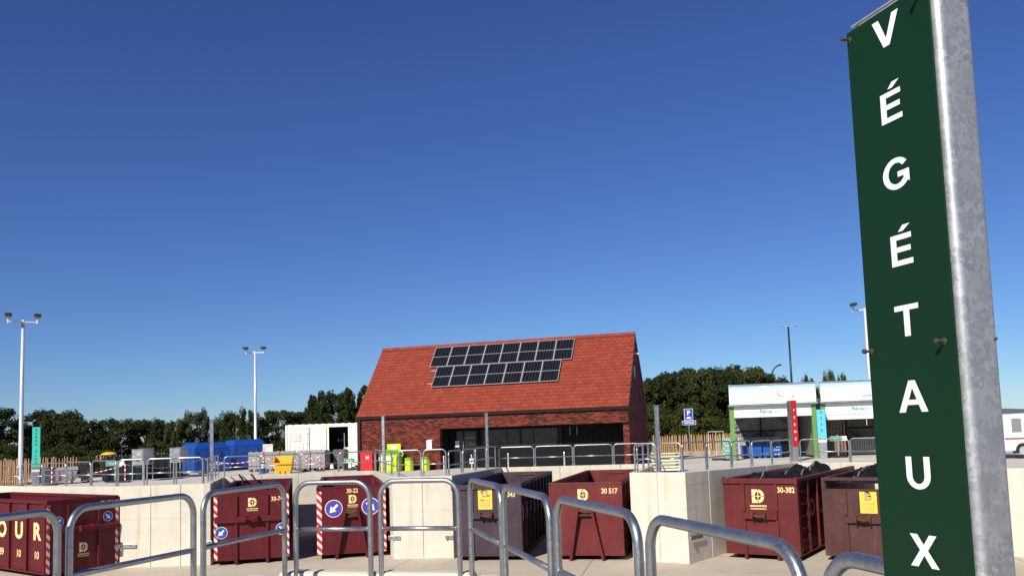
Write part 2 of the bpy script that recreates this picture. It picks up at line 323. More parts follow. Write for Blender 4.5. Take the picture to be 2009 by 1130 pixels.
def glass_mat():
    mt, n, l, p = nodes('window_glass'); p.inputs['Base Color'].default_value = (.012, .014, .016, 1); p.inputs['Roughness'].default_value = .03; p.inputs['Specular IOR Level'].default_value = .4
    return mt
M['glass'] = glass_mat()
def screen_glass():
    mt, n, l, p = nodes('van_glass'); p.inputs['Base Color'].default_value = (.25, .25, .24, 1); p.inputs['Roughness'].default_value = .05; return mt
M['vanglass'] = screen_glass()
# ------------------------------------------------------------------ ground, yard, platforms
YZ = -2.1
FAR = [(-19.5,32.45),(-12.0,25.6),(-9.3,25.65),(-11.7,33.8),(-6.1,35.3),(-3.75,25.6),(-1.93,25.45),(-.6,33.9),(5.3,32.8),(3.2,23.75),(4.6,22.9),(9.9,29.5),(14.6,26.2),(12.4,22.6),(18.5,19.0)]
def sheet(name, poly, z, mt, kind='structure'):
    from mathutils.geometry import tessellate_polygon
    me = bpy.data.meshes.new(name); pv = [Vector((x, y, z)) for x, y in poly]; fs = []
    for a, b, c in tessellate_polygon([pv]):
        fs.append((a, b, c) if (pv[b]-pv[a]).cross(pv[c]-pv[a]).z > 0 else (a, c, b))
    me.from_pydata([tuple(p) for p in pv], [], fs); me.update(); me.materials.append(mt)
    o = bpy.data.objects.new(name, me); COL.objects.link(o); o['kind'] = kind; return o
sheet('yard', [(-90,-60),(90,-60),(90,42),(-90,42)], YZ, M['yard'])
sheet('platform', [(-90,44),(-34,44),(-25,37.5)] + FAR + [(40,16),(90,16),(90,53),(13,56),(-9,58),(-20.5,56),(-20.5,50),(-22,46),(-90,46)], 0.0, M['deck'])
sheet('ground', [(-4000,36),(4000,36),(4000,9000),(-4000,9000)], -.02, M['grass'])
PIER = [(-3.35,4.7),(-2.33,8.25),(-.28,7.75),(1.35,1.2)]
sheet('near_platform', [(-90,-6),(-6.5,-6)] + PIER + [(3.2,-6),(90,-6),(90,-200),(-90,-200)], 0.0, M['deck'])
# soil strip along the left fence, four millimetres proud
sheet('path', [(-34,44.2),(-25,37.9),(-21.6,37.4),(-20.6,38.6),(-22.0,39.9),(-24,41),(-34,46)], .006, M['earth'])
# far ridge on the right, distance haze painted as blue, closed solid
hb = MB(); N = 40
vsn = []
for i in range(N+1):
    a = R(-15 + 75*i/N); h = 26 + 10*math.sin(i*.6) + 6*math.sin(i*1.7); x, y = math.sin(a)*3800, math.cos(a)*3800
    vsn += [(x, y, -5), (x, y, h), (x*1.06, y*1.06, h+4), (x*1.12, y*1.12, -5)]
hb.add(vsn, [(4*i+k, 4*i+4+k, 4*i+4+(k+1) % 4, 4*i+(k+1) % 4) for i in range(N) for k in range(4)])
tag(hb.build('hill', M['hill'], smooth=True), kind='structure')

# ------------------------------------------------------------------ retaining walls: precast panels on a core
def wall(p, q, z0, z1, n, label, thick=.22, name='retaining_wall', ang=True):
    p, q = Vector((p[0], p[1])), Vector((q[0], q[1])); d = q - p; Ls = d.length
    t = thing(name, label, 'wall', (p.x, p.y, YZ), math.atan2(d.y, d.x), 'concrete retaining walls of the sunken yard')
    h0, h1 = z0 - YZ, z1 - YZ
    B2 = MB().hexa([(.02,.03,0),(Ls-.02,.03,0),(Ls-.02,thick-.03,0),(.02,thick-.03,0),(.02,.03,h0-.03),(Ls-.02,.03,h1-.03),(Ls-.02,thick-.03,h1-.03),(.02,thick-.03,h0-.03)])
    B2.build('wall_core', M['wall'], t)
    for i in range(n):
        a, b = Ls*i/n + (.006 if i else 0), Ls*(i+1)/n - (.006 if i < n-1 else 0)
        ha, hb_ = h0 + (h1-h0)*a/Ls, h0 + (h1-h0)*b/Ls; e = random.uniform(-.004, .004)
        MB().hexa([(a,e,0),(b,e,0),(b,thick,0),(a,thick,0),(a,e,ha),(b,e,hb_),(b,thick,hb_),(a,thick,ha)]).build('wall_panel', M['wall'], t, bevel=.012)
    return t
F = FAR
T0, T1 = .35, .21
wall((-26.5,38.84), F[0], .1, .18, 5, 'low concrete wall end behind the leftmost skip at the left edge')
wall(F[0], F[1], .18, T0, 5, 'low end of concrete retaining wall running behind the leftmost maroon skip')
wall(F[1], F[2], T0, T0, 3, 'pale concrete retaining wall between the two leftmost maroon skips')
wall(F[2], F[3], T0, T1, 6, 'shaded concrete side wall left of the second maroon skip from left')
wall(F[3], F[4], T1, T1, 4, 'low concrete back wall below the yellow grit bin')
wall(F[4], F[5], T1, T0, 6, 'sunlit concrete side wall beside the post left of the lime bins')
wall(F[5], F[6], T0, T0, 2, 'short pale concrete wall in the middle, below the two small lime bins')
wall(F[6], F[7], T0, T1, 6, 'shaded concrete side wall left of the purple skip')
wall(F[7], F[8], T1, T1, 5, 'concrete back wall below the black shopfront of the brick building')
wall(F[8], F[9], T1, T0, 6, 'concrete side wall right of the skip numbered 30 517')
wall(F[9], F[10], T0, T0, 2, 'pale concrete wall end below the stack of pale boards')
wall(F[10], F[11], T0, T1, 6, 'grey half-lit concrete side wall left of skip 30-382')
wall(F[11], F[12], T1, T1, 4, 'concrete back wall behind the tarpaulin in skip 30-382')
wall(F[12], F[13], T1, T1, 3, 'concrete side wall hidden behind the big green sign')
wall(F[13], F[14], T1, T1, 5, 'pale concrete wall at the right edge below the white van')
# near pier: wall plus kerb
for (p, q, lb) in [((-6.5,-6), PIER[0], 'left rear flank'), (PIER[0], PIER[1], 'left flank'), (PIER[1], PIER[2], 'end'), (PIER[2], PIER[3], 'right flank'), (PIER[3], (3.2,-6), 'right rear flank')]:
    d = Vector(q) - Vector(p)
    # pier winds clockwise so that the pit lies on the left; go from q to p to keep the face outward
    wall(q, p, -.01, -.01, max(1, round(d.length/1.2)), 'concrete wall under the near railings, %s of the pier' % lb, .2)

# kerb blocks under the near railings (one per railing)
def kerb(p, q, label):
    p, q = Vector(p), Vector(q); d = q - p
    o = MB().box(.0, d.length, -.11, .11, .0, .315).build('kerb_block', M['kerb'], bevel=.045)
    o.location = (p.x, p.y, .0); o.rotation_euler = (0, 0, math.atan2(d.y, d.x))
    return tag(o, label, 'kerb', 'rounded concrete kerb blocks under the near railings')

# ------------------------------------------------------------------ hoop railings
RT = .024
def hoop(p, q, z0, ztop, zmid, label, group, mt=None, n=8, rad=.13, r=RT):
    p, q = Vector(p), Vector(q); d = q - p; Ls = d.length; rad = min(rad, Ls*.3)
    t = thing('guard_railing', label, 'railing', (p.x, p.y, z0), math.atan2(d.y, d.x), group)
    h = ztop - z0; mt = mt or M['galv']; k = 6 if n <= 8 else 10
    pts = [(0,0,0),(0,0,(h-rad)*.5),(0,0,h-rad)] + [(rad-rad*math.cos(a), 0, h-rad+rad*math.sin(a)) for a in [math.pi/2*i/k for i in range(1, k)]] + [(rad,0,h),(Ls*.5,0,h),(Ls-rad,0,h)]
    pts += [(Ls-rad+rad*math.sin(a), 0, h-rad+rad*math.cos(a)) for a in [math.pi/2*i/k for i in range(1, k)]] + [(Ls,0,h-rad),(Ls,0,(h-rad)*.5),(Ls,0,0)]
    MB().tube(pts, r, n).build('hoop', mt, t, smooth=True)
    MB().tube([(r*.6,0,zmid-z0),(Ls-r*.6,0,zmid-z0)], r*.88, n).build('mid_rail', mt, t, smooth=True)
    if n > 8:
        for s_, x in ((1, r*.92), (-1, Ls-r*.92)): MB().tube([(x,0,zmid-z0),(x+s_*.006,0,zmid-z0),(x+s_*.012,0,zmid-z0)], [r*1.06,r*1.0,r*.9], 14).build('weld', mt, t, smooth=True)
    for x in (0, Ls):
        MB().tube([(x,0,0),(x,0,.012)], r*2.1, n).build('foot_plate', mt, t)
    return t
def run(segs, zfun, place, group):
    N = len(segs)
    for i, (p, q) in enumerate(segs):
        zt = zfun
        zt = zt if not callable(zt) else zt((p[0]+q[0])/2, (p[1]+q[1])/2)
        who = ORD[i] + ' from left'
        hoop(p, q, 0.0, zt + .8, zt + .365, 'hoop railing %s, %s' % (place, who), group)
FG = 'hoop railings along the far wall top'
run([((-21.18,34.29),(-19.2,32.47)),((-18.94,32.24),(-17.29,30.73)),((-17.14,30.59),(-15.61,29.2)),((-15.54,29.13),(-14.0,27.72)),((-13.91,27.64),(-12.52,26.37))], lambda x, y: .18 + (.35-.18)*min(1, max(0, (x+19.5)/7.5)), 'above the leftmost skip', FG)
run([((-12.19,25.82),(-11.4,25.83)),((-11.31,25.83),(-10.5,25.85)),((-10.42,25.85),(-9.61,25.86))], T0, 'in front of the two steel cabinets', FG)
def lerp2(a, b, s, e, off=.22):
    a, b = Vector(a), Vector(b); u = (b-a).normalized(); n = Vector((-u.y, u.x)); A = a + (b-a)*s + n*off; Bq = a + (b-a)*e + n*off
    return ((A.x, A.y), (Bq.x, Bq.y))
run([lerp2(F[2], F[3], .04+.24*i, .04+.24*i+.225) for i in range(4)], .29, 'seen end-on beside the tall post by the blue containers', FG)
run([((-11.77,34.01),(-10.45,34.36)),((-10.42,34.37),(-8.93,34.77)),((-8.87,34.79),(-7.41,35.18)),((-7.37,35.19),(-5.94,35.57))], T1, 'in front of the grey pallet boxes', FG)
run([lerp2(F[4], F[5], .03+.24*i, .03+.24*i+.225) for i in range(4)], .28, 'seen end-on by the post beside the lime bins', FG)
run([((-3.58,25.81),(-2.89,25.75)),((-2.81,25.74),(-2.12,25.69))], T0, 'in front of the small lime bins', FG)
run([((-2.06,26.02),(-1.79,27.73)),((-1.75,28.04),(-1.45,29.95)),((-1.42,30.12),(-1.12,32.03)),((-1.08,32.23),(-.8,34.0))], .28, 'along the ramp wall by the glass door', FG)
run([((-.65,34.14),(.75,33.87)),((.81,33.86),(2.29,33.58)),((2.35,33.57),(3.85,33.29)),((3.91,33.28),(5.24,33.03))], T1, 'in front of the black shopfront', FG)
run([lerp2(F[8], F[9], .03+.24*i, .03+.24*i+.225) for i in range(4)], .28, 'seen end-on beside the pale boards', FG)
run([((3.39,23.89),(3.94,23.56)),((4.01,23.52),(4.58,23.17))], T0, 'in front of the pale boards', FG)
run([((4.63,23.29),(5.52,24.39)),((5.58,24.47),(6.58,25.72)),((6.65,25.81),(7.52,26.89)),((7.6,26.98),(8.58,28.2)),((8.63,28.27),(9.65,29.53))], lambda x, y: .35 - .14*min(1, (x-4.6)/5.3), 'between the visitor sign and the red sign', FG)
run([((10.05,29.65),(11.4,28.72)),((11.44,28.69),(12.9,27.66)),((12.94,27.64),(14.4,26.6))], T1, 'in front of the shelters', FG)
run([((12.7,22.7),(14.4,21.7)),((14.45,21.66),(16.2,20.63))], T1, 'in front of the white van', FG)
# near railings
NG = 'hoop railings round the near pier'
NEAR = [((-3.33,4.35),(-3.0,5.52),'nearest on the left, its hoop cut by the left edge'),((-2.97,5.61),(-2.58,6.74),'on the left, in front of the pale wall'),((-2.55,6.87),(-2.21,8.03),'on the left, in front of the second maroon skip'),
        ((-2.11,8.06),(-1.37,7.88),'facing the camera in front of skip 30-22'),((-1.27,7.86),(-.53,7.68),'facing the camera in front of the short middle wall'),
        ((-.42,7.62),(-.12,6.46),'in front of the purple skip'),((-.1,6.4),(.2,5.2),'between the purple skip and skip 30 517'),((.24,5.13),(.56,3.96),'in front of skip 30 517'),((.60,3.86),(.91,2.74),'large, in front of skip 30-382'),((.945,2.62),(1.22,1.56),'nearest on the right, passing behind the big green sign')]
for p, q, lb in NEAR:
    hoop(p, q, 0.0, 1.15, .715, 'near hoop railing ' + lb, NG, M['galv_near'], 18, .15)
for i, (a, b, lb) in enumerate([((-3.42,4.6),(-2.98,6.12),'left, nearest block'),((-2.97,6.16),(-2.44,8.0),'left, far block'),((-2.28,8.2),(-1.36,7.98),'end, left block'),((-1.32,7.97),(-.4,7.75),'end, right block'),((-.27,7.6),(.14,5.95),'right, farthest block'),((.15,5.91),(.62,4.02),'right, middle block'),((.63,3.98),(1.25,1.6),'right, nearest block')]):
    kerb(a, b, 'concrete kerb at the foot of the near railings, ' + lb)

# wall guide brackets
def bracket(p, rz, label, Lb=.55):
    o = MB().box(0, Lb, -.012, 0, -.06, .06); o.box(0, .03, -.05, -.012, -.06, .06)
    o = o.build('wall_bracket', M['galv'], bevel=.003); o.location = p; o.rotation_euler = (0, 0, rz)
    for x in (Lb*.3, Lb*.75): MB().tube([(x,-.012,0),(x,-.028,0)], .016, 6).build('bolt', M['darksteel'], o)
    return tag(o, label, 'bracket', 'steel guide brackets on the walls')
bracket((-12.15,25.56,-1.43), 0, 'flat steel bracket on the wall right of the leftmost skip', .62)
bracket((-9.55,25.63,-1.42), 0, 'flat steel bracket at the wall edge left of the second skip', .3)
bracket((-3.9,25.58,-1.45), R(-5), 'flat steel bracket on the left edge of the middle wall', .35)
bracket((-2.16,25.44,-1.47), R(-5), 'flat steel bracket on the right edge of the middle wall', .3)
bracket((4.62,22.86,-1.42), R(51.2), 'flat steel bracket on the grey side wall left of skip 30-382', .8)
# ------------------------------------------------------------------ skips (hook-lift containers)
def logo(mb, o, u, v, s):
    """block letter pair cut by a four-point star; s = overall height"""
    o, u, v = Vector(o), Vector(u), Vector(v)
    def poly(pts): mb.add([o + u*(x*s) + v*(y*s) for x, y in pts], [tuple(range(len(pts)))])
    g = .035
    # left letter: upper and lower halves with notches
    for sg in (1, -1):
        q = [(-.46,g),(-.24,g),(-.24,.14),(-.1,.32),(-.04,.30),(-.04,.5),(-.46,.5)]
        poly([(x, y*sg) for x, y in (q if sg > 0 else q[::-1])])
    for sg in (1, -1):
        N = 8; a0, a1 = R(5), R(90); out = []; inn = []
        for i in range(N+1):
            a = a0 + (a1-a0)*i/N; out.append((.04+.42*math.cos(a), sg*.5*math.sin(a))); inn.append((.04+.19*math.cos(a), sg*(.26*math.sin(a)+.02)))
        for i in range(N): poly([out[i], out[i+1], inn[i+1], inn[i]] if sg > 0 else [inn[i], inn[i+1], out[i+1], out[i]])
    poly([(0,.54),(-.035,.03),(-.58,0),(-.035,-.03),(0,-.54),(.035,-.03),(.58,0),(.035,.03)])
def strips(mb, o, u, v, wd, h, n):   # illegible small print as short bars
    o, u, v = Vector(o), Vector(u), Vector(v); x = -wd/2; rnd = random.Random(3)
    while x < wd/2:
        b = rnd.uniform(.6, 1.3) * wd / n
        e = min(x + b*.72, wd/2); mb.add([o+u*x-v*h/2, o+u*e-v*h/2, o+u*e+v*h/2, o+u*x+v*h/2], [(0,1,2,3)]); x += b
def disc(t, x, y, z, r, direction, mt):
    o = MB().lathe([(r, 0), (r, .006)], n=28).build('arrow_sign', M['white'], t); o.location = (x, y, z); o.rotation_euler = (R(90), 0, 0)
    f = MB().lathe([(r*.92, .006), (r*.92, .009)], n=28).build('sign_face', mt, o)
    s = r * .72; a = R(225 if direction < 0 else -45)
    ar = MB(); c, sn = math.cos(a), math.sin(a)
    pts = [(-.85,.2),(.1,.2),(-.2,.62),(.28,.62),(.95,0),(.28,-.62),(-.2,-.62),(.1,-.2),(-.85,-.2)]
    pts = [(-.85,.19),(.02,.19),(.02,.62),(.95,0),(.02,-.62),(.02,-.19),(-.85,-.19)]
    ar.prism([((px*c-py*sn)*s, (px*sn+py*c)*s) for px, py in pts], (0,0,.009), (1,0,0), (0,1,0), (0,0,.002)); ar.build('arrow', M['white'], o)
def skip(label, loc, yaw, mt, W=2.1, L=7.6, H=2.2, hook='bar', flange=False, nribs=6, ladder=0, number=None, num_x=.72, num_z=1.93, num_h=.135, logo_at=None, logo_s=.27, arrows=None, arrow_mt='blue_disc', stripe=None, sticker=None, side_text=0, bar_z=1.36, bar_full=False, slot=False, verts=True, ribproud=.07):
    t = thing('skip_container', label, 'container', (loc[0], loc[1], YZ), R(yaw), 'hook-lift skips in the sunken yard')
    z0 = .17; hw = W/2; rp = ribproud; mm = M[mt]
    # loc is the centre of the front face
    B(-hw+rp, hw-rp, .05, L-.05, z0, z0+.05).build('floor', mm, t)
    ztop = H - .1
    for s in (-1, 1):
        x0, x1 = sorted((s*(hw-rp), s*(hw-rp-.035)))
        B(x0, x1, .05, L-.05, z0+.05, ztop).build('side_wall', mm, t)
        n = nribs
        for i in range(n+1):
            y = .16 + (L-.32)*i/n; xa, xb = sorted((s*(hw-.002), s*(hw-rp)))
            MB().hexa([(xa,y-.06,z0),(xb,y-.06,z0),(xb,y+.06,z0),(xa,y+.06,z0),(xa,y-.05,ztop),(xb,y-.05,ztop),(xb,y+.05,ztop),(xa,y+.05,ztop)]).build('side_rib', mm, t, bevel=.008)
        xa, xb = sorted((s*hw, s*(hw-.13)))
        B(xa, xb, .0, L, ztop, H).build('top_rail', mm, t, bevel=.012)
        xa, xb = sorted((s*(hw-.004), s*(hw-.1))); B(xa, xb, .06, L-.06, z0-.05, z0).build('bottom_rail', mm, t, bevel=.008)
    fz = ztop + .096
    fl = -.05 if flange else 0.
    if slot:
        B(-hw, hw, 0, .045, z0-.04, H-.3).build('front_wall', mm, t, bevel=.006)
        B(-hw+.003, hw-.003, -.03, .06, H-.085, H+.005).build('front_rail', mm, t, bevel=.01)
        for s in (-1, 1): B(*sorted((s*(hw-.003), s*(hw-.09))), -.02, .05, H-.3, H-.085).build('corner_post', mm, t)
    else:
        B(-hw+.001, hw-.001, 0, .045, z0-.04, H-.003).build('front_wall', mm, t, bevel=.006)
        if flange:
            B(-hw-.015, hw+.015, -.055, -.001, H-.14, H+.006).build('front_rail', mm, t, bevel=.01)
            for s in (-1, 1): B(*sorted((s*(hw+.018), s*(hw-.045))), -.06, .03, H-.16, H+.05).build('corner_post', mm, t, bevel=.006)
        else:
            B(-hw+.004, hw-.004, -.012, .0, H-.05, H-.006).build('front_rail', M['rust'] if mt != 'maroon' else mm, t)
    B(-hw+.001, hw-.001, L-.06, L, z0, H+.002).build('rear_wall', mm, t, bevel=.006)
    B(-.35, .35, L-.10, L-.061, H-.13, H-.09).build('rear_latch', M['rust'], t)
    for s in (-1, 1):
        o = B(s*.46-.05, s*.46+.05, .0, L-.1, .02, z0-.001).build('skid', mm, t)
        MB().tube([(s*.75-.09,.35,.085),(s*.75+.09,.35,.085)], .085, 12).build('roller', M['darksteel'], t)
        MB().tube([(s*.75-.09,L-.3,.085),(s*.75+.09,L-.3,.085)], .085, 12).build('roller', M['darksteel'], t)
    if hook == 'bar':
        if verts:
            for s in (-1, 1):
                B(s*.45-.04, s*.45+.04, -.06, -.001, .02, bar_z-.1).build('front_post', mm, t, bevel=.006)
                B(s*.45-.04, s*.45+.04, -.06, -.001, bar_z+.1, H-.145 if not slot else H-.31).build('front_post', mm, t, bevel=.006)
        bw = hw-.03 if bar_full else .47
        MB().prism([(-.001,-.1),(-.10,-.1),(-.10,.02),(-.001,.1)], (-bw,0,bar_z), (0,1,0), (0,0,1), (2*bw,0,0)).build('cross_beam', mm, t, bevel=.006)
        hk = M['rust'] if mt not in ('maroon',) else mm
        for s in (-1, 1): MB().prism([(-.1,-.12),(-.25,-.07),(-.27,.02),(-.2,.09),(-.1,.1)], (s*.17-.015,0,bar_z), (0,1,0), (0,0,1), (.03,0,0)).build('hook_plate', hk, t)
        MB().tube([(-.17,-.21,bar_z+.02),(-.08,-.22,bar_z-.01),(.0,-.225,bar_z-.02),(.08,-.22,bar_z-.01),(.17,-.21,bar_z+.02)], .026, 8).build('hook_bar', hk, t, smooth=True)
    else:
        for s in (-1, 1):
            MB().hexa([(s*.47-.035,-.14,.0),(s*.47+.035,-.14,.0),(s*.47+.035,-.001,.0),(s*.47-.035,-.001,.0),(s*.20-.03,-.22,1.42),(s*.20+.03,-.22,1.42),(s*.20+.03,-.001,1.5),(s*.20-.03,-.001,1.5)]).build('hook_strut', mm, t, bevel=.006)
        B(-.17, .17, -.05, -.001, 1.28, 1.52).build('hook_plate', M['rust'], t)
        MB().tube([(-.2,-.17,1.42),(-.08,-.19,1.40),(.08,-.19,1.40),(.2,-.17,1.42)], .028, 8).build('hook_bar', M['rust'], t, smooth=True)
        B(-.2, .2, -.13, -.051, 1.26, 1.30).build('hook_shelf', M['rust'], t)
    yd = -.004
    if number: text(MB(), number, (num_x, yd, num_z), (1,0,0), (0,0,1), num_h, .82, .02).build('number_lettering', M['cream'], t)
    if logo_at:
        g = MB(); logo(g, (logo_at[0], yd, logo_at[1]), (1,0,0), (0,0,1), logo_s)
        strips(g, (logo_at[0], yd, logo_at[1]-logo_s*.72), (1,0,0), (0,0,1), logo_s*1.25, logo_s*.13, 14); strips(g, (logo_at[0], yd, logo_at[1]-logo_s*.93), (1,0,0), (0,0,1), logo_s*1.15, logo_s*.09, 9)
        g.build('logo', M['cream'], t)
    if sticker:
        x, z, sw, sh = sticker
        st = B(x-sw/2, x+sw/2, -.007, -.002, z-sh/2, z+sh/2).build('sticker', M['yellow_st'], t)
        g = MB(); logo(g, (x+.0, -.0085, z+sh*.26), (1,0,0), (0,0,1), sh*.34); text(g, 'DUFOUR', (x,-.0085,z-sh*.06), (1,0,0), (0,0,1), sh*.085, 1.1, .03); text(g, 'LOCATION', (x,-.0085,z-sh*.18), (1,0,0), (0,0,1), sh*.075, 1.05, .02)
        strips(g, (x,-.0085,z-sh*.29), (1,0,0), (0,0,1), sw*.75, sh*.05, 10); strips(g, (x,-.0085,z-sh*.38), (1,0,0), (0,0,1), sw*.7, sh*.035, 12); g.build('sticker_print', M['grey_print'], st)
        rr = random.Random(int(x*100)+5); g = MB()
        for _ in range(4):
            cx, cz = x + rr.uniform(-.16,.16), z + rr.uniform(-.27,.27); pts = [(cx+rr.uniform(.02,.07)*math.cos(a), cz+rr.uniform(.008,.03)*math.sin(a)) for a in [k*.9 for k in range(7)]]
            g.add([(px,-.0095,pz) for px, pz in pts], [tuple(range(7))])
        g.build('rust_patch', M['rust'], st)
    if arrows:
        for ax, az, ar, ad in arrows: disc(t, ax, -.002, az, ar, ad, M[arrow_mt])
    if stripe:
        for s, sw in stripe: B(*sorted((s*(hw-.006), s*(hw-.006-sw))), -.008, -.002, z0-.02, H-.14).build('reflective_strip', M['warn'], t)
    if side_text:
        s = side_text; x = s*(hw-rp+.005); u = (0,-s*-1.0,0); u = (0, 1, 0) if s > 0 else (0, -1, 0)
        ctr = [.16 + (L-.32)*(i+.5)/nribs for i in range(nribs)]
        word = 'DUFOUR'
        order = list(word) if s > 0 else list(word)[::-1]
        off = 1 if s > 0 and ladder else 0
        for i, ch in enumerate(order):
            if i + off < len(ctr): text(MB(), ch, (x, ctr[i+off], 1.32), u, (0,0,1), .48, 1.12, .04).build('side_lettering', M['cream'], t)
        if s < 0:
            for i, ch in enumerate(['10','10','89']): text(MB(), ch, (x, ctr[i], .64), u, (0,0,1), .22, 1.0, .02).build('side_lettering', M['cream'], t)
    if ladder:
        s = ladder
        for i in range(5):
            z = .5 + .33*i
            MB().tube([(s*(hw-rp),.38,z),(s*(hw+.0),.38,z),(s*(hw+.0),.38+.5,z),(s*(hw-rp),.88,z)], .012, 6).build('ladder_rung', mm, t)
    return t
s654 = skip('maroon skip at the far left with OUR lettered on its long side', (-12.69,24.75), 54, 'maroon', W=2.1, L=7.0, number='30-654', num_x=.68, num_z=2.02, num_h=.12, logo_at=(.0,.78), logo_s=.27, arrows=[(-.72,1.57,.15,-1),(.72,1.6,.15,1)], stripe=[(-1,.09),(1,.09)], side_text=-1, bar_full=True, bar_z=1.34)
s740 = skip('maroon skip with a small arrow sign low at each side, second from left', (-8.07,25.72), 14.0, 'maroon', W=2.2, number='30-740', num_x=.78, num_z=1.92, logo_at=(.02,1.84), logo_s=.27, arrows=[(-.88,.97,.18,-1),(.88,1.0,.18,1)], stripe=[(-1,.10),(1,.10)], bar_full=True)
s22 = skip('maroon skip numbered 30-22 with two large violet arrow signs', (-5.14,26.27), 11.8, 'maroon', W=2.12, hook='aframe', number='30-22', num_x=.03, num_z=2.06, logo_at=(.04,1.80), logo_s=.26, arrows=[(-.54,1.53,.27,-1),(.58,1.55,.27,1)], arrow_mt='violet_disc', stripe=[(-1,.15),(1,.07)])
s343 = skip('faded purple rusty skip with a yellow sticker left of skip 30 517', (-.88,24.68), -9.5, 'purple', W=2.05, flange=True, sticker=(-.04,1.78,.42,.6), number='30343', num_x=.66, num_z=1.9, num_h=.14, side_text=1, nribs=9, bar_z=1.32)
s517 = skip('worn red skip numbered 30 517 with an A-shaped hook frame', (1.96,24.17), -13.5, 'red', W=2.12, L=7.4, hook='aframe', number='30 517', num_x=.7, num_z=1.95, num_h=.15, logo_at=(-.06,1.84), logo_s=.33, ladder=1, nribs=8)
s382 = skip('brown-red skip numbered 30-382 with black tarpaulin heaped inside', (6.68,23.22), -34, 'brownred', W=2.05, L=7.2, flange=True, number='30-382', num_x=.72, num_z=1.9, num_h=.15, logo_at=(-.05,1.72), logo_s=.37, side_text=1, ladder=1, nribs=7, bar_z=1.2)
spur = skip('rusty purple-brown skip with a torn yellow sticker beside the green sign', (9.1,22.2), -34, 'purple2', W=2.1, L=7.0, slot=True, flange=False, sticker=(.12,1.55,.42,.56), nribs=8, bar_z=1.12)
# 740: diagonal bracing bars over the open top at its left
for i, (xa, xb) in enumerate(((-.55, -.2), (-.1, .25))):
    MB().bar((xa-.35, 7.4, 2.42), (xb-.1, 5.2, 1.85), .05, .05).build('brace_bar', M['darksteel'], s740)

# black tarpaulins lying in the skips: crumpled sheets
from mathutils import noise as mnoise
def tarp_heap(label, skip_obj, lumps, x0, x1, y0, y1, base, seed, straps=2):
    mb = MB(); N, Mq = 46, 60; vsn = []
    for j in range(Mq+1):
        for i in range(N+1):
            u, v = i/N, j/Mq; x, y = x0+(x1-x0)*u, y0+(y1-y0)*v
            h = 0
            for lx, ly, rx, ry, lh in lumps:
                d2 = ((x-lx)/rx)**2 + ((y-ly)/ry)**2; h = max(h, lh*max(0, 1-d2)**.55)
            f1 = mnoise.noise(Vector((x*1.6, y*1.6, seed))); f2 = 1-abs(mnoise.noise(Vector((x*3.2+5, y*2.4, seed+3.1))))*2.0; f3 = 1-abs(mnoise.noise(Vector((x*6.5, y*6.0+3, seed+9.4))))*2
            e = min(1, 6*min(u, 1-u))*min(1, 6*min(v, 1-v))
            z = base + (h*(.86+.22*f1+.14*f2) + .10*f2 + .035*f3)*e
            vsn.append((x+.05*f1, y+.06*f2, z))
    mb.add(vsn, [(j*(N+1)+i, j*(N+1)+i+1, (j+1)*(N+1)+i+1, (j+1)*(N+1)+i) for j in range(Mq) for i in range(N)])
    t = mb.build('tarpaulin', M['tarp'], smooth=True); md = t.modifiers.new('thickness', 'SOLIDIFY'); md.thickness = .012
    t.location = skip_obj.location; t.rotation_euler = skip_obj.rotation_euler
    for k in range(straps):
        sb = MB(); pts = []
        for j in range(3, Mq-2):
            ii = min(N-2, max(2, int(N*(.3+.4*k/max(1, straps-1)) + 4*math.sin(j*.045+k*2+seed)))); pts.append(Vector(vsn[j*(N+1)+ii]) + Vector((0,0,.014)))
        for a, b in zip(pts[:-1], pts[1:]): sb.add([a+Vector((-.02,0,0)), a+Vector((.02,0,0)), b+Vector((.02,0,0)), b+Vector((-.02,0,0))], [(0,1,2,3)])
        q = sb.build('strap', M['strap'], t).modifiers.new('thickness', 'SOLIDIFY'); q.thickness = .006
    return tag(t, label, 'tarpaulin', 'black tarpaulins in the skips')
tarp_heap('tall crumpled black tarpaulin heaped in skip 30-382', s382, [(-.1,3.8,.45,.7,.26),(.4,4.8,.42,.75,.34)], -.75, .85, 2.9, 6.0, 2.0, 2.3)
tarp_heap('low fold of black tarpaulin at the front of skip 30-382', s382, [(-.35,1.2,.3,.45,.2),(.35,1.7,.5,.7,.06)], -.85, .85, .4, 2.8, 2.03, 7.7, 1)
tarp_heap('black sheeting with pale straps inside the rusty purple-brown skip', spur, [(-.3,3.2,.7,1.6,.25)], -.85, .85, .5, 5.5, 2.02, 4.1, 2)
# ------------------------------------------------------------------ brick building with tiled roof and solar panels
BL, BD, ZE, ZR = 13.12, 6.27, 2.6, 6.13
bld = thing('brick_building', 'red brick building with steep tiled roof, solar panels and black shopfront', 'building', (-7.575, 40.397, 0), -.286)
OX0, OX1, OZ = 4.27, 12.85, 1.89      # recess opening
RD = 1.2                              # recess depth
wf = MB(); wf.box(0, OX0, 0, .3, 0, ZE-.1); wf.build('front_wall', M['brick'], bld)
MB().box(OX0+.001, BL, .0, .3, OZ, ZE-.1).build('lintel_band', M['brick'], bld)
B(OX1, BL-.003, .14, .5, 0, OZ-.001).build('brick_pier', M['brick'], bld)
# gable ends (pentagons)
for x0, x1 in ((0.0, .28), (BL-.28, BL-.0)):
    y0 = .301 if x0 == 0 else .301
    MB().prism([(y0,0),(BD,0),(BD,ZE-.1),(BD/2,ZR-.16),(y0,ZE+.22)], (x0,0,0), (0,1,0), (0,0,1), (x1-x0,0,0)).build('gable_wall', M['brick_y'], bld)
B(.281, BL-.281, BD-.3, BD-.001, 0, ZE-.1).build('rear_wall', M['brick'], bld)
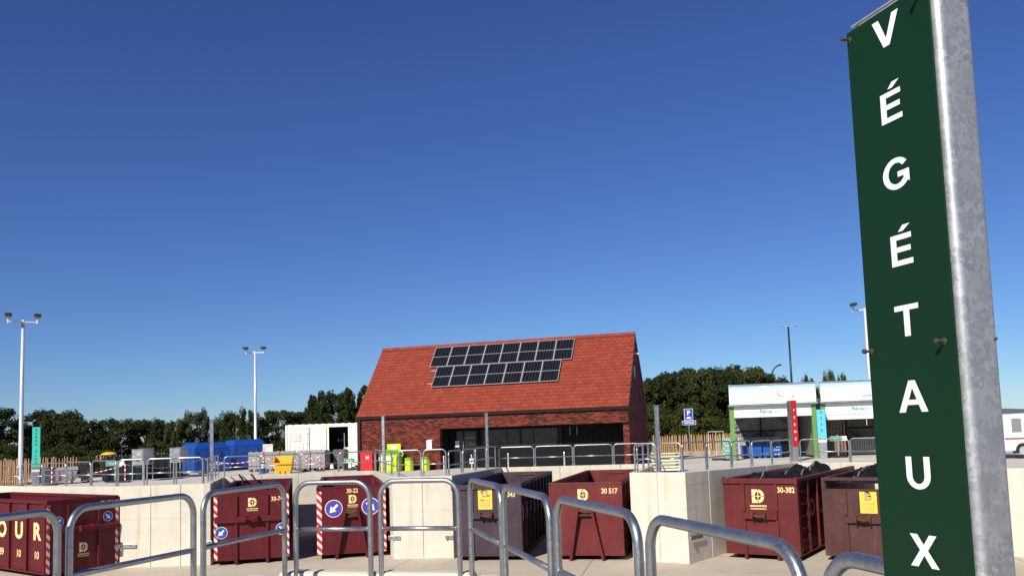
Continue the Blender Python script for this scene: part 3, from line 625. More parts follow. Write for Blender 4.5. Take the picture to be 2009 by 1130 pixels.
# recess lining
B(OX0, OX0+.04, .301, RD, 0, OZ).build('reveal_panel', M['cladding'], bld)
B(OX0+.041, OX1+.2, RD, RD+.1, 0, OZ).build('shopfront_wall', M['cladding'], bld)
B(OX0+.041, OX1+.2, .301, RD-.001, OZ-.06, OZ-.004).build('soffit', M['cladding'], bld)
for i in range(22):                  # cladding joints on the dark wall right of the windows
    x = 9.98 + i*.135
    B(x, x+.012, RD-.008, RD-.001, .02, OZ-.08).build('cladding_batten', M['black'], bld)
# glazing
def window(x0, x1, z0, z1, mull=()):
    f = MB(); fr = .045
    f.box(x0, x1, RD-.06, RD-.002, z0, z0+fr); f.box(x0, x1, RD-.06, RD-.002, z1-fr, z1); f.box(x0, x0+fr, RD-.06, RD-.002, z0+fr, z1-fr); f.box(x1-fr, x1, RD-.06, RD-.002, z0+fr, z1-fr)
    wn = f.build('window', M['black'], bld)
    xs = [x0+fr] + list(mull) + [x1-fr]
    for a, b in zip(xs[:-1], xs[1:]):
        B(a+.012, b-.012, RD-.03, RD-.024, z0+fr, z1-fr).build('pane', M['glass'], wn)
    for m_ in mull: B(m_-.025, m_+.025, RD-.055, RD-.01, z0+fr+.002, z1-fr-.002).build('mullion', M['black'], wn)
    return wn
window(5.9, 9.82, .92, 1.80, (7.19, 8.48))
dr = B(4.36, 5.72, RD-.05, RD-.002, .02, 1.80).build('door_frame', M['black'], bld)
B(4.46, 4.98, RD-.07, RD-.052, .08, 1.72).build('door_pane', M['glass'], dr); B(5.08, 5.64, RD-.07, RD-.052, .08, 1.72).build('door_pane', M['glass'], dr)
MB().tube([(5.03,RD-.13,.7),(5.03,RD-.13,1.3)], .015, 8).build('door_handle', M['alu'], dr)
B(5.3, 5.5, RD-.078, RD-.072, .2, .45).build('door_notice', M['white'], dr); B(4.60, 4.80, RD-.078, RD-.072, 1.0, 1.3).build('door_notice', M['faint'], dr)
for z in (1.42, 1.10): B(5.12, 5.6, RD-.079, RD-.073, z, z+.015).build('door_bar', M['faint'], dr)
for x in (9.95+.28, 9.95+.6): B(x, x+.01, RD-.06, RD-.04, 1.4, OZ-.08).build('cable', M['alu'], bld)
# gutter, downpipe
MB().prism([(0,0),(-.12,0),(-.13,.1),(-.115,.1),(-.105,.015),(0,.015)], (-.05,-.001,ZE-.13), (0,1,0), (0,0,1), (BL+.06,0,0)).build('gutter', M['black'], bld)
B(.11, .22, -.10, -.005, 0, ZE-.13).build('downpipe', M['black'], bld, bevel=.01)
B(.05, .34, -.16, -.004, 0, .22).build('downpipe_shoe', M['black'], bld)
# roof: deck, tiles, ridge
sl_ = Vector((0, BD/2, ZR-ZE)).normalized(); nrm = Vector((0, -sl_.z, sl_.y)); SLEN = math.hypot(BD/2, ZR-ZE)
TH = .1
def rp(s, t, h=0.): return Vector((s, 0, ZE)) + sl_*t + nrm*h
roof = MB().hexa([rp(-.03,-.02,-.09), rp(BL+.03,-.02,-.09), rp(BL+.03,SLEN,-.09), rp(-.03,SLEN,-.09), rp(-.03,-.02,-.01), rp(BL+.03,-.02,-.01), rp(BL+.03,SLEN,-.01), rp(-.03,SLEN,-.01)]).build('roof', M['tile'], bld)
slb = Vector((0, -BD/2, ZR-ZE)).normalized(); nb = Vector((0, slb.z, -slb.y)); nb = Vector((0, slb.z, BD/2/SLEN))
def rb(s, t, h=0.): return Vector((s, BD, ZE)) + slb*t + nb*h
MB().hexa([rb(-.03,-.1,-.09), rb(BL+.03,-.1,-.09), rb(BL+.03,SLEN,-.09), rb(-.03,SLEN,-.09), rb(-.03,-.1,.04), rb(BL+.03,-.1,.04), rb(BL+.03,SLEN,.04), rb(-.03,SLEN,.04)]).build('rear_slope', M['tile'], roof)
NC = 22; EXP = SLEN / NC; TW = .262; NTL = round((BL+.06)/TW); TW = (BL+.06)/NTL
tl = MB()
def tile_pts(w_=TW-.008):     # local: x along eave, y up slope, z out
    e = EXP
    return [(0,-.03,.005),(w_*.5,-.03,.012),(w_,-.03,.005),(w_,e+.05,-.012),(w_*.5,e+.05,-.008),(0,e+.05,-.012),
            (0,-.03,.03),(w_*.5,-.03,.042),(w_,-.03,.03),(w_,e+.05,.004),(w_*.5,e+.05,.008),(0,e+.05,.004)]
TF = [(0,1,4,5),(1,2,3,4),(11,10,7,6),(10,9,8,7),(0,6,7,1),(1,7,8,2),(2,8,9,3),(5,11,6,0),(3,9,10,4),(4,10,11,5)]
TF = [tuple(reversed(q)) for q in TF]
tme = MB().add(tile_pts(), TF).mesh('roof_tile', M['tile'])
rot = Matrix((Vector((1,0,0)), sl_, nrm)).transposed()
rest = MB(); cand = []
PAN = [(3.05,10.26,3.05,4.47),(3.48,9.79,1.65,3.05)]
for c in range(NC):
    off = (TW/2 if c % 2 else 0)
    for k in range(-1, NTL):
        x0 = k*TW + off - .03
        if x0 < -.035 - TW*.51 or x0 + TW*.5 > BL+.03: continue
        cut = None
        if x0 < -.035: continue
        t0 = c*EXP
        hid = any(a-.05 < x0 and x0+TW < b+.05 and p_ < t0 and t0+EXP < q_ for a, b, p_, q_ in PAN)
        cand.append((hid, c, -x0, x0, t0))
cand.sort()
for i, (hid, c, _, x0, t0) in enumerate(cand):
    if i < 300:
        o = bpy.data.objects.new('roof_tile', tme); COL.objects.link(o); o.parent = roof
        mw = rot.to_4x4(); mw.translation = rp(x0, t0, random.uniform(0,.006)); o.matrix_local = mw
    else:
        h = random.uniform(0, .006); rest.add([rp(x0,t0,h) + rot @ Vector(q) for q in tile_pts()], TF)
# half tiles at the left verge
for c in range(1, NC, 2):
    rest.add([rp(-.03, c*EXP) + rot @ Vector((q[0]*.5, q[1], q[2])) for q in tile_pts()], TF)
tag(rest.build('upper_roof_tiles', M['tile'], roof), kind='stuff')
for k in range(40):
    x0 = -.03 + (BL+.06)/40*k; Lr = (BL+.06)/40
    pts = [(-.16,-.11),(-.09,-.0),(0,.045),(.09,-.0),(.16,-.11)]
    MB().prism(pts, (x0+.004, BD/2, ZR+.03), (0,1,0), (0,0,1), (Lr-.008,0,0)).build('ridge_tile', M['tile'], roof)
# dark verge board on the right gable
for sg in (0, 1):
    f_ = rp if sg == 0 else rb
    MB().hexa([f_(BL+.0,-.05,-.2), f_(BL+.028,-.05,-.2), f_(BL+.028,SLEN-.12,-.2), f_(BL+.0,SLEN-.12,-.2), f_(BL+.0,-.05,-.095), f_(BL+.028,-.05,-.095), f_(BL+.028,SLEN-.12,-.095), f_(BL+.0,SLEN-.12,-.095)]).build('verge_board', M['black'], roof)
# solar panels, two rows (eight over seven)
def solar(s, t):
    o = bpy.data.objects.new('solar_panel', PNL); COL.objects.link(o); o.parent = bld
    mw = rot.to_4x4(); mw.translation = rp(s, t, .11); o.matrix_local = mw
    for nm, me in (('cell_sheet', CELL), ('mid_bar', BARM)):
        q = bpy.data.objects.new(nm, me); COL.objects.link(q); q.parent = o
pw, phh = .89, 1.40
fm = MB(); fb = .022
fm.box(0,pw,0,fb,0,.035); fm.box(0,pw,phh-fb,phh,0,.035); fm.box(0,fb,fb,phh-fb,0,.035); fm.box(pw-fb,pw,fb,phh-fb,0,.035)
PNL = fm.mesh('solar_panel', M['alu'])
CELL = B(fb,pw-fb,fb,phh-fb,.012,.028).mesh('cell_sheet', M['solar']); BARM = B(fb,pw-fb,phh/2-.012,phh/2+.012,.0285,.031).mesh('mid_bar', M['alu'])
for k in range(8): solar(3.06 + k*.9015, 3.06)
for k in range(7): solar(3.48 + k*.9015, 1.645)
for t_ in (1.9, 2.8, 3.35, 4.2): MB().hexa([rp(3.2,t_,.045), rp(10.1 if t_ > 3 else 9.7,t_,.045), rp(10.1 if t_ > 3 else 9.7,t_+.04,.045), rp(3.2,t_+.04,.045), rp(3.2,t_,.108), rp(10.1 if t_ > 3 else 9.7,t_,.108), rp(10.1 if t_ > 3 else 9.7,t_+.04,.108), rp(3.2,t_+.04,.108)]).build('mounting_rail', M['alu'], bld)
# gable fittings
cm = B(BL, BL+.05, 2.9, 3.0, 5.1, 5.2).build('camera_mount', M['white'], bld); MB().tube([(BL+.05,2.95,5.15),(BL+.2,2.85,5.1)], .04, 10).build('camera_body', M['white'], cm)
vt = B(BL, BL+.03, 2.3, 2.55, 4.0, 4.5).build('vent_grille', M['alu'], bld)
for k in range(5): B(BL+.03, BL+.045, 2.32, 2.53, 4.05+k*.09, 4.09+k*.09).build('vent_slat', M['greyd'], vt)
# things on the front wall
def world_b(s, y, z=0): return bld.matrix_basis @ Vector((s, y, z))
def at_b(o, s, y, z=0, rz=0):
    p = Vector((-7.575,40.397,0)) + Vector((math.cos(.286)*s + math.sin(.286)*y, -math.sin(.286)*s + math.cos(.286)*y, z)); o.location = p; o.rotation_euler = (0,0,-.286+rz); return o
mb_ = thing('mailbox', 'small white mailbox on the brick wall left of the glass door', 'mailbox'); at_b(mb_, 3.76, -.002, .98)
B(-.13,.13,-.12,0,0,.34).build('box', M['white'], mb_, bevel=.01); MB().prism([(0,.341),(-.15,.341),(-.15,.36),(0,.42)], (-.14,0,0), (0,1,0), (0,0,1), (.28,0,0)).build('lid', M['white'], mb_); B(-.06,.06,-.123,-.1205,.06,.075).build('lock', M['ink'], mb_)
hc = thing('hydrant_cabinet', 'red steel cabinet marked H against the brick wall', 'cabinet'); at_b(hc, .72, -.31, 0)
B(-.31,.31,-.2,.2,.06,.85).build('body', M['redc'], hc, bevel=.012); B(-.33,.33,-.22,.22,.851,.89).build('lid', M['redc'], hc, bevel=.008); B(-.26,.26,-.15,.15,0,.059).build('plinth', M['darksteel'], hc)
text(MB(), 'H', (.05,-.206,.66), (1,0,0), (0,0,1), .16, 1, .03).build('lettering', M['white'], hc); B(.2,.24,-.225,-.201,.4,.46).build('latch', M['ink'], hc)
lb = thing('collection_bin', 'large lime-green collection bin with raised back board by the brick wall', 'bin'); at_b(lb, 2.05, -.62, 0)
MB().prism([(-.42,0),(.35,0),(.38,.95),(.1,.98),(-.36,.72)], (-.44,0,0), (0,1,0), (0,0,1), (.88,0,0)).build('body', M['lime'], lb, bevel=.03)
B(-.38,.32,.385,.42,.7,1.26).build('back_board', M['lime'], lb, bevel=.01); B(-.2,.1,.38,.384,1.02,1.18).build('board_label', M['white'], lb)
MB().prism([(-.3,.762),(.07,.985),(.07,1.0),(-.32,.775)], (-.38,0,0), (0,1,0), (0,0,1), (.72,0,0)).build('flap', M['lime2'], lb)
B(-.42,.26,-.445,-.405,.5,.68).build('front_label', M['white'], lb)
for x in (-.3, .06): B(x,x+.24,-.452,-.40,.04,.46).build('front_panel', M['lime'], lb, bevel=.03); 
for x in (-.26, .10): B(x,x+.16,-.4565,-.4525,.30,.40).build('panel_label', M['white'], lb)
MB().tube([(.45,.1,.9),(.55,.1,.86),(.56,.1,.72),(.45,.1,.68)], .02, 8).build('handle', M['white'], lb)
def limebin(s, lbl, h):
    t = thing('small_bin', lbl, 'bin', group='small lime bins by the brick wall'); at_b(t, s, -.55, 0)
    MB().prism([(-.2,.0),(-.12,-.16),(.12,-.16),(.2,0),(.2,.1),(.12,.2),(-.12,.2),(-.2,.1)], (0,0,0), (1,0,0), (0,1,0), (0,0,h-.12)).build('body', M['lime'], t, bevel=.03)
    MB().lathe([(.18,h-.119),(.2,h-.09),(.19,h-.03),(.1,h)], n=14).build('lid', M['lime2'], t, smooth=False); B(-.08,.08,-.166,-.162,.25,.32).build('label_plate', M['white'], t)
limebin(2.9, 'small lime bin beside the large lime collection bin', .62); limebin(3.72, 'small lime bin below the white mailbox', .64)
for i, (s, y, lbl) in enumerate([(4.9,-1.2,'short steel bollard left of the glass door'),(6.05,-.7,'short steel bollard right of the glass door'),(7.5,.2,'short steel bollard in front of the left shop window'),(10.2,-.1,'short steel bollard in front of the dark cladding')]):
    o = MB().lathe([(.035,0),(.035,.64),(.028,.66)], n=10).build('bollard', M['alu']); at_b(o, s, y, 0); tag(o, lbl, 'bollard', 'steel bollards before the shopfront')

# ------------------------------------------------------------------ collection shelters
def shelter(loc, label, second=False):
    t = thing('collection_shelter', label, 'shelter', loc, -.126, 'collection shelters with printed banners')
    Ws, Dp = 3.815, 3.6
    XB = .1 if second else .45
    for x in (0, Ws-.2): B(x, x+.2, 0, .2, 0, 2.44).build('front_post', M['green_frame'], t, bevel=.008)
    for x in (XB, Ws-.1): B(x, x+.1, Dp-.1, Dp, 0, 2.6).build('rear_post', M['darksteel'], t)
    bn = B(-.0, Ws, -.14, -.09, 2.53, 3.37).build('banner', M['banner'], t)
    B(-.02, Ws+.02, -.16, -.06, 3.371, 3.43).build('banner_rail', M['galv'], t); B(-.06, Ws+.06, -.2, .1, 2.445, 2.525).build('front_beam', M['galv'], t)
    bo = B(.205, Ws-.205, .02, .06, 1.97, 2.43).build('name_board', M['ivory'], t)
    B(.205, Ws-.205, .0, .09, 1.93, 1.965).build('shutter_rail', M['white'], t)
    g = MB(); 
    text(MB(), 'Recup', (1.62,.016,2.19), (1,0,0), (0,0,1), .16, 1.05, .03).build('name_lettering', M['teal'], bo); text(MB(), 'el', (2.06,.016,2.19), (1,0,0), (0,0,1), .16, 1.05, .03).build('name_lettering', M['teal2'], bo)
    rg = MB(); rg.tube([(2.38+.15*math.cos(a), .014, 2.2+.15*math.sin(a)) for a in [k*math.pi/9 for k in range(18)]], .009, 5, closed=True); rg.tube([(2.33,.014,2.2),(2.33,.012,2.2)], .018, 6); rg.tube([(2.43,.014,2.2),(2.43,.012,2.2)], .018, 6); rg.build('emblem', M['teal2'], bo)
    for x in (.42, 3.25):
        fp = MB()
        for (a, b, c, d) in ((0,.28,.0,.012),(0,.28,.25,.262),(0,.012,.013,.249),(.268,.28,.013,.249),(.1,.18,.11,.14)): fp.box(x-.14+a, x-.14+b, .016, .0195, 2.06+c, 2.06+d)
        fp.build('pictogram', M['faint'], bo)
    # banner pictures: flat pink rocket-like shapes
    pk = MB()
    if not second:
        for pts in ([(1.35,3.3),(1.6,3.36),(2.6,2.86),(2.72,2.7),(2.55,2.7),(2.2,2.86)], [(2.1,3.0),(2.18,2.82),(2.1,2.62),(2.28,2.74),(2.5,2.72),(2.3,2.86)], [(2.75,2.78),(2.85,3.0),(3.02,2.72),(3.4,2.68),(2.9,2.66)]):
            pk.add([(x,-.1435,z) for x, z in pts], [tuple(range(len(pts)))])
        pk.build('banner_picture', mat('pale_pink_print', (.78, .66, .67), .5), bn)
        MB().tube([(2.18+.07*math.cos(a), -.1435, 3.04+.055*math.sin(a)) for a in [k*math.pi/7 for k in range(14)]], .014, 5, closed=True).build('banner_emblem', M['pink'], bn)
        ln = MB(); strips(ln, (2.55,-.1435,3.24), (1,0,-.08), (0,0,1), 1.1, .03, 7); ln.build('banner_print', M['white'], bn)
        MB().prism([(2.72,2.72),(2.84,2.98),(2.9,2.74)], (0,-.145,0), (1,0,0), (0,0,1), (0,-.001,0)).build('banner_picture', M['pink'], bn)
    else:
        strips(pk, (1.1,-.1435,3.15), (1,0,0), (0,0,1), 1.4, .05, 11); pk.build('banner_print', M['white'], bn)
        MB().prism([(1.75,2.68),(1.8,2.76),(2.4,2.8),(3.2,2.78),(3.2,2.7)], (0,-.145,0), (1,0,0), (0,0,1), (0,-.001,0)).build('banner_picture', M['pink'], bn)
        for k in range(5): B(.205, Ws-.205, .03, .06, 1.70+k*.046, 1.742+k*.046).build('shutter_slat', M['shutter'], t)
        MB().tube([(1.95,.04,1.69),(1.95,.04,1.4)], .012, 6).build('pull_cord', M['white'], t)
    # corrugated back and side walls
    cb = MB(); n = 30; pts = []
    for i in range(n+1):
        x = XB + (Ws-.1-XB)*i/n; pts += [(x, Dp-.06 + (.035 if i % 2 else 0))]
    for i in range(n):
        (a, ya), (b, yb) = pts[i], pts[i+1]; ym = (b-a)*.3
        q = [(a,ya),(b-ym,ya),(b,yb)]
        for (p1, p2) in ((q[0], q[1]), (q[1], q[2])): cb.add([(p1[0],p1[1],.12),(p2[0],p2[1],.12),(p2[0],p2[1],2.6),(p1[0],p1[1],2.6)], [(0,1,2,3)])
    cb.build('back_sheet', M['corr'], t)
    B(Ws-.05, Ws-.03, .22, Dp-.12, .1, 2.42).build('side_sheet', M['corr'], t)
    for z in (.62, 1.25, 2.0): B(XB, Ws-.1, Dp-.13, Dp-.07, z, z+.07).build('wall_girt', M['darksteel'], t)
    B(Ws/2-.03, Ws/2+.03, Dp-.2, Dp-.132, .1, 2.5).build('mid_stud', M['darksteel'], t)
    for sg in (-1, 1): MB().bar((Ws/2+sg*1.75,Dp-.22,.15),(Ws/2+sg*.1,Dp-.22,1.2), .04, .03).build('brace', M['darksteel'], t); MB().bar((Ws/2+sg*.25,Dp-.235,2.3),(Ws/2+sg*1.7,Dp-.235,1.3), .04, .03).build('brace', M['darksteel'], t)
    B(XB, Ws-.1, Dp-.3, Dp-.24, 0, .1).build('sill_beam', M['kerb'], t)
    MB().hexa([(.0,.12,2.5),(Ws,.12,2.5),(Ws,Dp+.1,2.56),(XB,Dp+.1,2.56),(.0,.12,2.56),(Ws,.12,2.56),(Ws,Dp+.1,2.62),(XB,Dp+.1,2.62)]).build('roof', M['corr'], t)
    return t
SH = Vector((9.86, 38.285, 0)); ua = Vector((math.cos(.126), -math.sin(.126), 0)); ub = Vector((math.sin(.126), math.cos(.126), 0))
def sh(x, y, z=0): p = SH + ua*x + ub*y; return (p.x, p.y, z)
shelter(SH, 'shelter with complete Recupel banner and emblem, left of the two')
shelter(SH + ua*4.02, 'shelter partly hidden by the big green sign, right of the two', True)
def crate(loc, rz, label, mt, w_=.86, d=.75, h=.62, group=None, feet=True, name='plastic_crate', cat='crate'):
    t = thing(name, label, cat, loc, rz, group); z0 = .1 if feet else 0
    m_ = MB(); m_.box(-w_/2,w_/2,-d/2,-d/2+.03,z0,h-.05); m_.box(-w_/2,w_/2,d/2-.03,d/2,z0,h-.05); m_.box(-w_/2,-w_/2+.03,-d/2+.031,d/2-.031,z0,h-.05); m_.box(w_/2-.03,w_/2,-d/2+.031,d/2-.031,z0,h-.05); m_.box(-w_/2+.03,w_/2-.03,-d/2+.03,d/2-.03,z0,z0+.03)
    m_.build('body', mt, t)
    r_ = MB(); e = .025; r_.box(-w_/2-e,w_/2+e,-d/2-e,-d/2+.01,h-.0499,h); r_.box(-w_/2-e,w_/2+e,d/2-.01,d/2+e,h-.0499,h); r_.box(-w_/2-e,-w_/2+.01,-d/2+.0101,d/2-.0101,h-.0499,h); r_.box(w_/2-.01,w_/2+e,-d/2+.0101,d/2-.0101,h-.0499,h); r_.build('rim', mt, t)
    for k in range(3): x = -w_/2 + .08 + (w_-.16)*k/2; B(x-.05,x+.05,-d/2-.02,-d/2-.001,z0,h-.052).build('wall_rib', mt, t, bevel=.006)
    for z in (.3, .55): B(-w_/2+.002, w_/2-.002, -d/2-.012, -d/2-.002, z0+(h-z0)*z, z0+(h-z0)*z+.025).build('ledge', mt, t)
    if feet:
        for x in (-w_/2+.1, 0, w_/2-.1): B(x-.07,x+.07,-d/2+.02,d/2-.02,0,z0-.001).build('foot', mt, t)
    return t
c1 = crate(sh(1.2, 2.2), -.126, 'blue plastic crate behind the green-and-white sign stack, left of two', M['blue_crate'], group='blue crates in the left shelter'); c2 = crate(sh(2.12, 2.25), -.126, 'blue plastic crate with white print, right of two in the shelter', M['blue_crate'], group='blue crates in the left shelter')
g = MB(); strips(g, (.28,-.397,.52), (1,0,0), (0,0,1), .2, .03, 3); strips(g, (.2,-.397,.38), (1,0,0), (0,0,1), .3, .03, 5)
for x in (.14, .28): MB().prism([(-.035,0),(.035,0),(.02,.08),(-.02,.08)], (x,-.397,.15), (1,0,0), (0,0,1), (0,-.001,0)).build('printed_symbol', M['white'], c2)
tag(g.build('print', M['white'], c2), kind='stuff')
for k, x in enumerate((.75, 1.55, 2.3)): crate(sh(x, 3.05), -.126, 'grey crate stack against the corrugated wall, %s from left' % ORD[k], M['greyp'], .72, .6, .98, 'grey crates behind the blue crates')
def pallet_stack(loc, label, w_, h, mt, n=9, name='timber_rack', cat='rack'):
    t = thing(name, label, cat, loc, -.126)
    for k in range(n):
        x = -w_/2 + w_*(k+.5)/n; B(x-w_/n*.36, x+w_/n*.36, -.02, .02, .06, h+random.uniform(-.03,.02)).build('slat', mt, t)
    for z in (.12, h*.5, h-.12): B(-w_/2, w_/2, .021, .07, z-.05, z+.05).build('rail', mt, t)
    for z in (.12, h*.5, h-.12): B(-w_/2, w_/2, .55, .6, z-.05, z+.05).build('rail', mt, t)
    for x in (-w_/2+.05, w_/2-.05): B(x-.04,x+.04,.071,.549,.0,h-.2).build('side_post', mt, t)
    return t
pallet_stack(sh(4.02+.85, 1.3), 'brown slatted timber rack in the right shelter behind the small sign', .98, 1.62, M['wood_old'], 7)
pallet_stack(sh(4.02+2.35, 2.3), 'low grey slatted rack at the back of the right shelter', 1.2, .8, M['greyp'], 11, 'steel_rack', 'rack')
for k, (x, y, lb_) in enumerate(((2.85, 2.9, 'left'), (3.45, 2.8, 'right'))):
    t = thing('timber_offcut', 'small pile of split timber just right of the blue crates' if k == 0 else 'small pile of split timber in the shelter near the cyan sign post', 'timber', sh(x, y), .3)
    for j in range(4): MB().bar((-.2+.1*j,-.1,.04), (.05+.1*j-.1*(j % 2),.1,.22), .05, .03).build('stick', M['wood'], t)
# ------------------------------------------------------------------ big green sign in front, right
SG = Vector((1.04, 1.95)); pn = Vector((-.945, -.327)).normalized(); pa = Vector((.327, -.945)).normalized()   # panel normal, along panel towards camera
rz = math.atan2(-pn.x, pn.y)   # local x = right of panel reader, local -y = outward normal
rz = math.atan2(pa.y, pa.x)    # local x along pa, local y = left of pa = away? checked below
sgn = thing('vertical_sign', 'tall dark green vertical sign reading VÉGÉTAUX on a galvanised post', 'sign', (SG.x, SG.y, 0), rz)
# local frame: +x towards the camera along the panel, -y outward (panel faces -y), origin at the panel edge nearest the camera
PWD = .268; ZT = 2.612; ZB = .85
post = MB()
def rrect(x0, x1, y0, y1, r, k=5):
    pts = []
    for cx, cy, a0 in ((x1-r,y1-r,0),(x0+r,y1-r,90),(x0+r,y0+r,180),(x1-r,y0+r,270)):
        for i in range(k+1): a = R(a0 + 90*i/k); pts.append((cx+r*math.cos(a), cy+r*math.sin(a)))
    return pts
MB().prism(rrect(-PWD+.01, .018, .008, .118, .020, 10), (0,0,0), (1,0,0), (0,1,0), (0,0,ZT+.01)).build('post', M['galv_post'], sgn, smooth='auto')
B(-PWD+.0, .012, .006, .12, ZT+.011, ZT+.017).build('post_cap', M['galv_post'], sgn)
B(-PWD-.012, -.0, .0, .005, ZB, ZT).build('panel', M['green_sign'], sgn, bevel=.001)
B(-PWD-.02, .03, -.02, .13, 0, .012).build('base_plate', M['galv_post'], sgn)
ctr = -PWD/2 - .008
def arc(cx, cy, rx, ry, t_, a0, a1, n=18):
    out = [(cx+rx*math.cos(R(a0+(a1-a0)*i/n)), cy+ry*math.sin(R(a0+(a1-a0)*i/n))) for i in range(n+1)]
    inn = [(cx+(rx-t_)*math.cos(R(a0+(a1-a0)*i/n)), cy+(ry-t_*.85)*math.sin(R(a0+(a1-a0)*i/n))) for i in range(n+1)]
    return [[out[i], out[i+1], inn[i+1], inn[i]] for i in range(n)]
EG = [[(0,0),(.74,0),(.74,.17),(.2,.17),(.2,.43),(.68,.43),(.68,.6),(.2,.6),(.2,.83),(.72,.83),(.72,1),(0,1)]]
EA = EG + [[(.28,1.09),(.45,1.28),(.70,1.28),(.45,1.09)]]
GLY = {'V':(.95,[[(0,1),(.23,1),(.475,.28),(.72,1),(.95,1),(.585,0),(.365,0)]]), 'É':(.74,EA), 'T':(.82,[[(.31,0),(.51,0),(.51,.83),(.82,.83),(.82,1),(0,1),(0,.83),(.31,.83)]]),
 'A':(.98,[[(0,0),(.22,0),(.49,.76),(.49,1),(.38,1)],[(.98,0),(.60,1),(.49,1),(.49,.76),(.76,0)],[(.302,.23),(.678,.23),(.622,.39),(.358,.39)]]),
 'U':(.8,[[(0,.4),(.2,.4),(.2,1),(0,1)],[(.6,.4),(.8,.4),(.8,1),(.6,1)]] + arc(.4,.4,.4,.415,.2,180,360)),
 'X':(.94,[[(0,0),(.25,0),(.47,.36),(.69,0),(.94,0),(.6,.52),(.91,1),(.67,1),(.475,.69),(.28,1),(.03,1),(.34,.52)]]),
 'G':(.94,arc(.48,.5,.48,.515,.2,38,322,26) + [[(.52,.37),(.92,.37),(.92,.545),(.52,.545)],[(.72,.369),(.72,.21),(.858,.183),(.92,.12),(.92,.369)]])}
for ch, z in zip('VÉGÉTAUX', (2.552, 2.353, 2.176, 1.98, 1.80, 1.61, 1.421, 1.231)):
    wd_, polys = GLY[ch]; lt = MB(); hh = .079
    for pg in polys: lt.add([(ctr+.002 + (x-wd_/2)*hh*1.2, -.0013, z + (y-.5)*hh) for x, y in pg], [tuple(range(len(pg)))])
    lt.build('letter', M['white'], sgn)
for z in (2.588, 1.735, .95):
    for x in (-PWD-.0, -.03):
        b = MB().tube([(x,-.001,z),(x,-.03,z)], .0038, 10).build('bolt', M['bolt'], sgn); MB().tube([(x,-.02,z),(x,-.028,z)], .0068, 6).build('nut', M['bolt'], b); MB().tube([(x,-.0012,z),(x,-.003,z)], .0085, 12).build('washer', M['bolt'], b)
for z in (1.735,): 
    MB().tube([(.018,.1,z),(.024,.1,z)], .004, 8).build('bolt', M['bolt'], sgn)

# ------------------------------------------------------------------ other vertical signs and bare posts
def vsign(loc, rzz, label, mt, word, lmt, h=2.5, w_=.27, zb=.95, white_at=None, dp=.2, lh=.085, step=None, ztop=None):
    t = thing('vertical_sign', label, 'sign', loc, rzz)
    MB().prism(rrect(-w_/2, w_/2, .006, dp, .02, 3), (0,0,0), (1,0,0), (0,1,0), (0,0,h-.01)).build('post', M['galv'], t)
    pnl = B(-w_/2-.01, w_/2+.01, -.004, .003, zb, h).build('panel', mt, t)
    st = step or .2; z = (ztop or h-.14)
    for ch in word:
        if ch != ' ': text(MB(), ch, (0,-.0055,z), (1,0,0), (0,0,1), lh, 1.0, .02).build('letter', lmt, t)
        z -= st
    if white_at: B(-w_/2-.009, w_/2+.009, -.0062, -.0042, white_at[0], white_at[1]).build('white_band', M['white'], t)
    return t
vsign((-20.65,36.2,0), R(28), 'turquoise vertical sign reading VERRE PLAT beside the left lamp post', M['turquoise'], 'VERRE PLAT', M['ink'], 2.52, .28, .82, (.60,.70), .22, .1, .155, 2.4)
vsign((11.8,35.3,0), R(18), 'red vertical sign reading FERMÉ in front of the left shelter', M['red_sign'], 'FERMÉ', M['white'], 2.56, .26, .62, None, .3, .11, .3, 2.15)
tq = vsign((13.68,37.35,0), R(-14), 'light blue vertical sign reading DEEE between the two shelters', M['cyan'], 'DEEE', M['ink'], 2.17, .34, .9, (.72,.895), .2, .11, .27, 2.05)
def bare_post(x, y, h, rzz, label):
    t = thing('sign_post', label, 'post', (x, y, 0), rzz, 'bare galvanised posts on the far platform')
    MB().prism(rrect(-.05, .05, -.06, .06, .015, 3), (0,0,0), (1,0,0), (0,1,0), (0,0,h)).build('post', M['galv'], t); B(-.07,.07,-.08,.08,h,h+.012).build('cap', M['galv'], t)
    B(-.05,.05,-.068,-.0605,.3,h-.02).build('flange', M['galv'], t)
    for z in (.9, h*.62, h-.1): MB().tube([(-.07,.0,z),(-.0505,.0,z)], .012, 6).build('bolt', M['galv'], t)
bare_post(-10.0,27.7,2.31, R(16), 'tall bare galvanised post in front of the left blue container')
bare_post(-4.86,31.2,2.35, R(-10), 'bare galvanised post between the red cabinet and the lime bins')
bare_post(-1.1,33.3,2.41, R(9), 'bare galvanised post in front of the glass door')
bare_post(4.15,24.4,2.23, R(12), 'bare galvanised post behind the pale boards right of the building')

# ------------------------------------------------------------------ lamp posts
def lamp(loc, h, rzz, label, arm=.62, group='double-headed lamp posts'):
    t = thing('lamp_post', label, 'lamp post', loc, rzz, group)
    MB().tube([(0,0,0),(0,0,.5),(0,0,.501),(0,0,h*.5),(0,0,h)], [.12,.118,.105,.085,.06], 12).build('pole', M['lamp_white'], t, smooth=True)
    B(-arm,arm,-.03,.03,h-.12,h-.06).build('cross_arm', M['lamp_white'], t)
    B(-.14,.14,-.14,.14,0,.03).build('base_plate', M['darksteel'], t)
    for s in (-1, 1):
        MB().tube([(s*arm,0,h-.16),(s*arm,0,h+.14)], .045, 8).build('riser', M['lamp_white'], t)
        hd = MB(); prof = [(-.18,.02),(-.12,.10),(.12,.14),(.4,.13),(.46,.06),(.42,.02)]
        hd.prism(prof, (s*arm-.14, 0, h+.12), (0,-1,0), (0,0,1), (.28,0,0)); q = hd.build('lamp_head', M['lamp_dark'], t, bevel=.03)
        B(s*arm-.11, s*arm+.11, -.36, .0, h+.085, h+.138).build('lamp_lens', M['glassy'], q, bevel=.015)
    return t
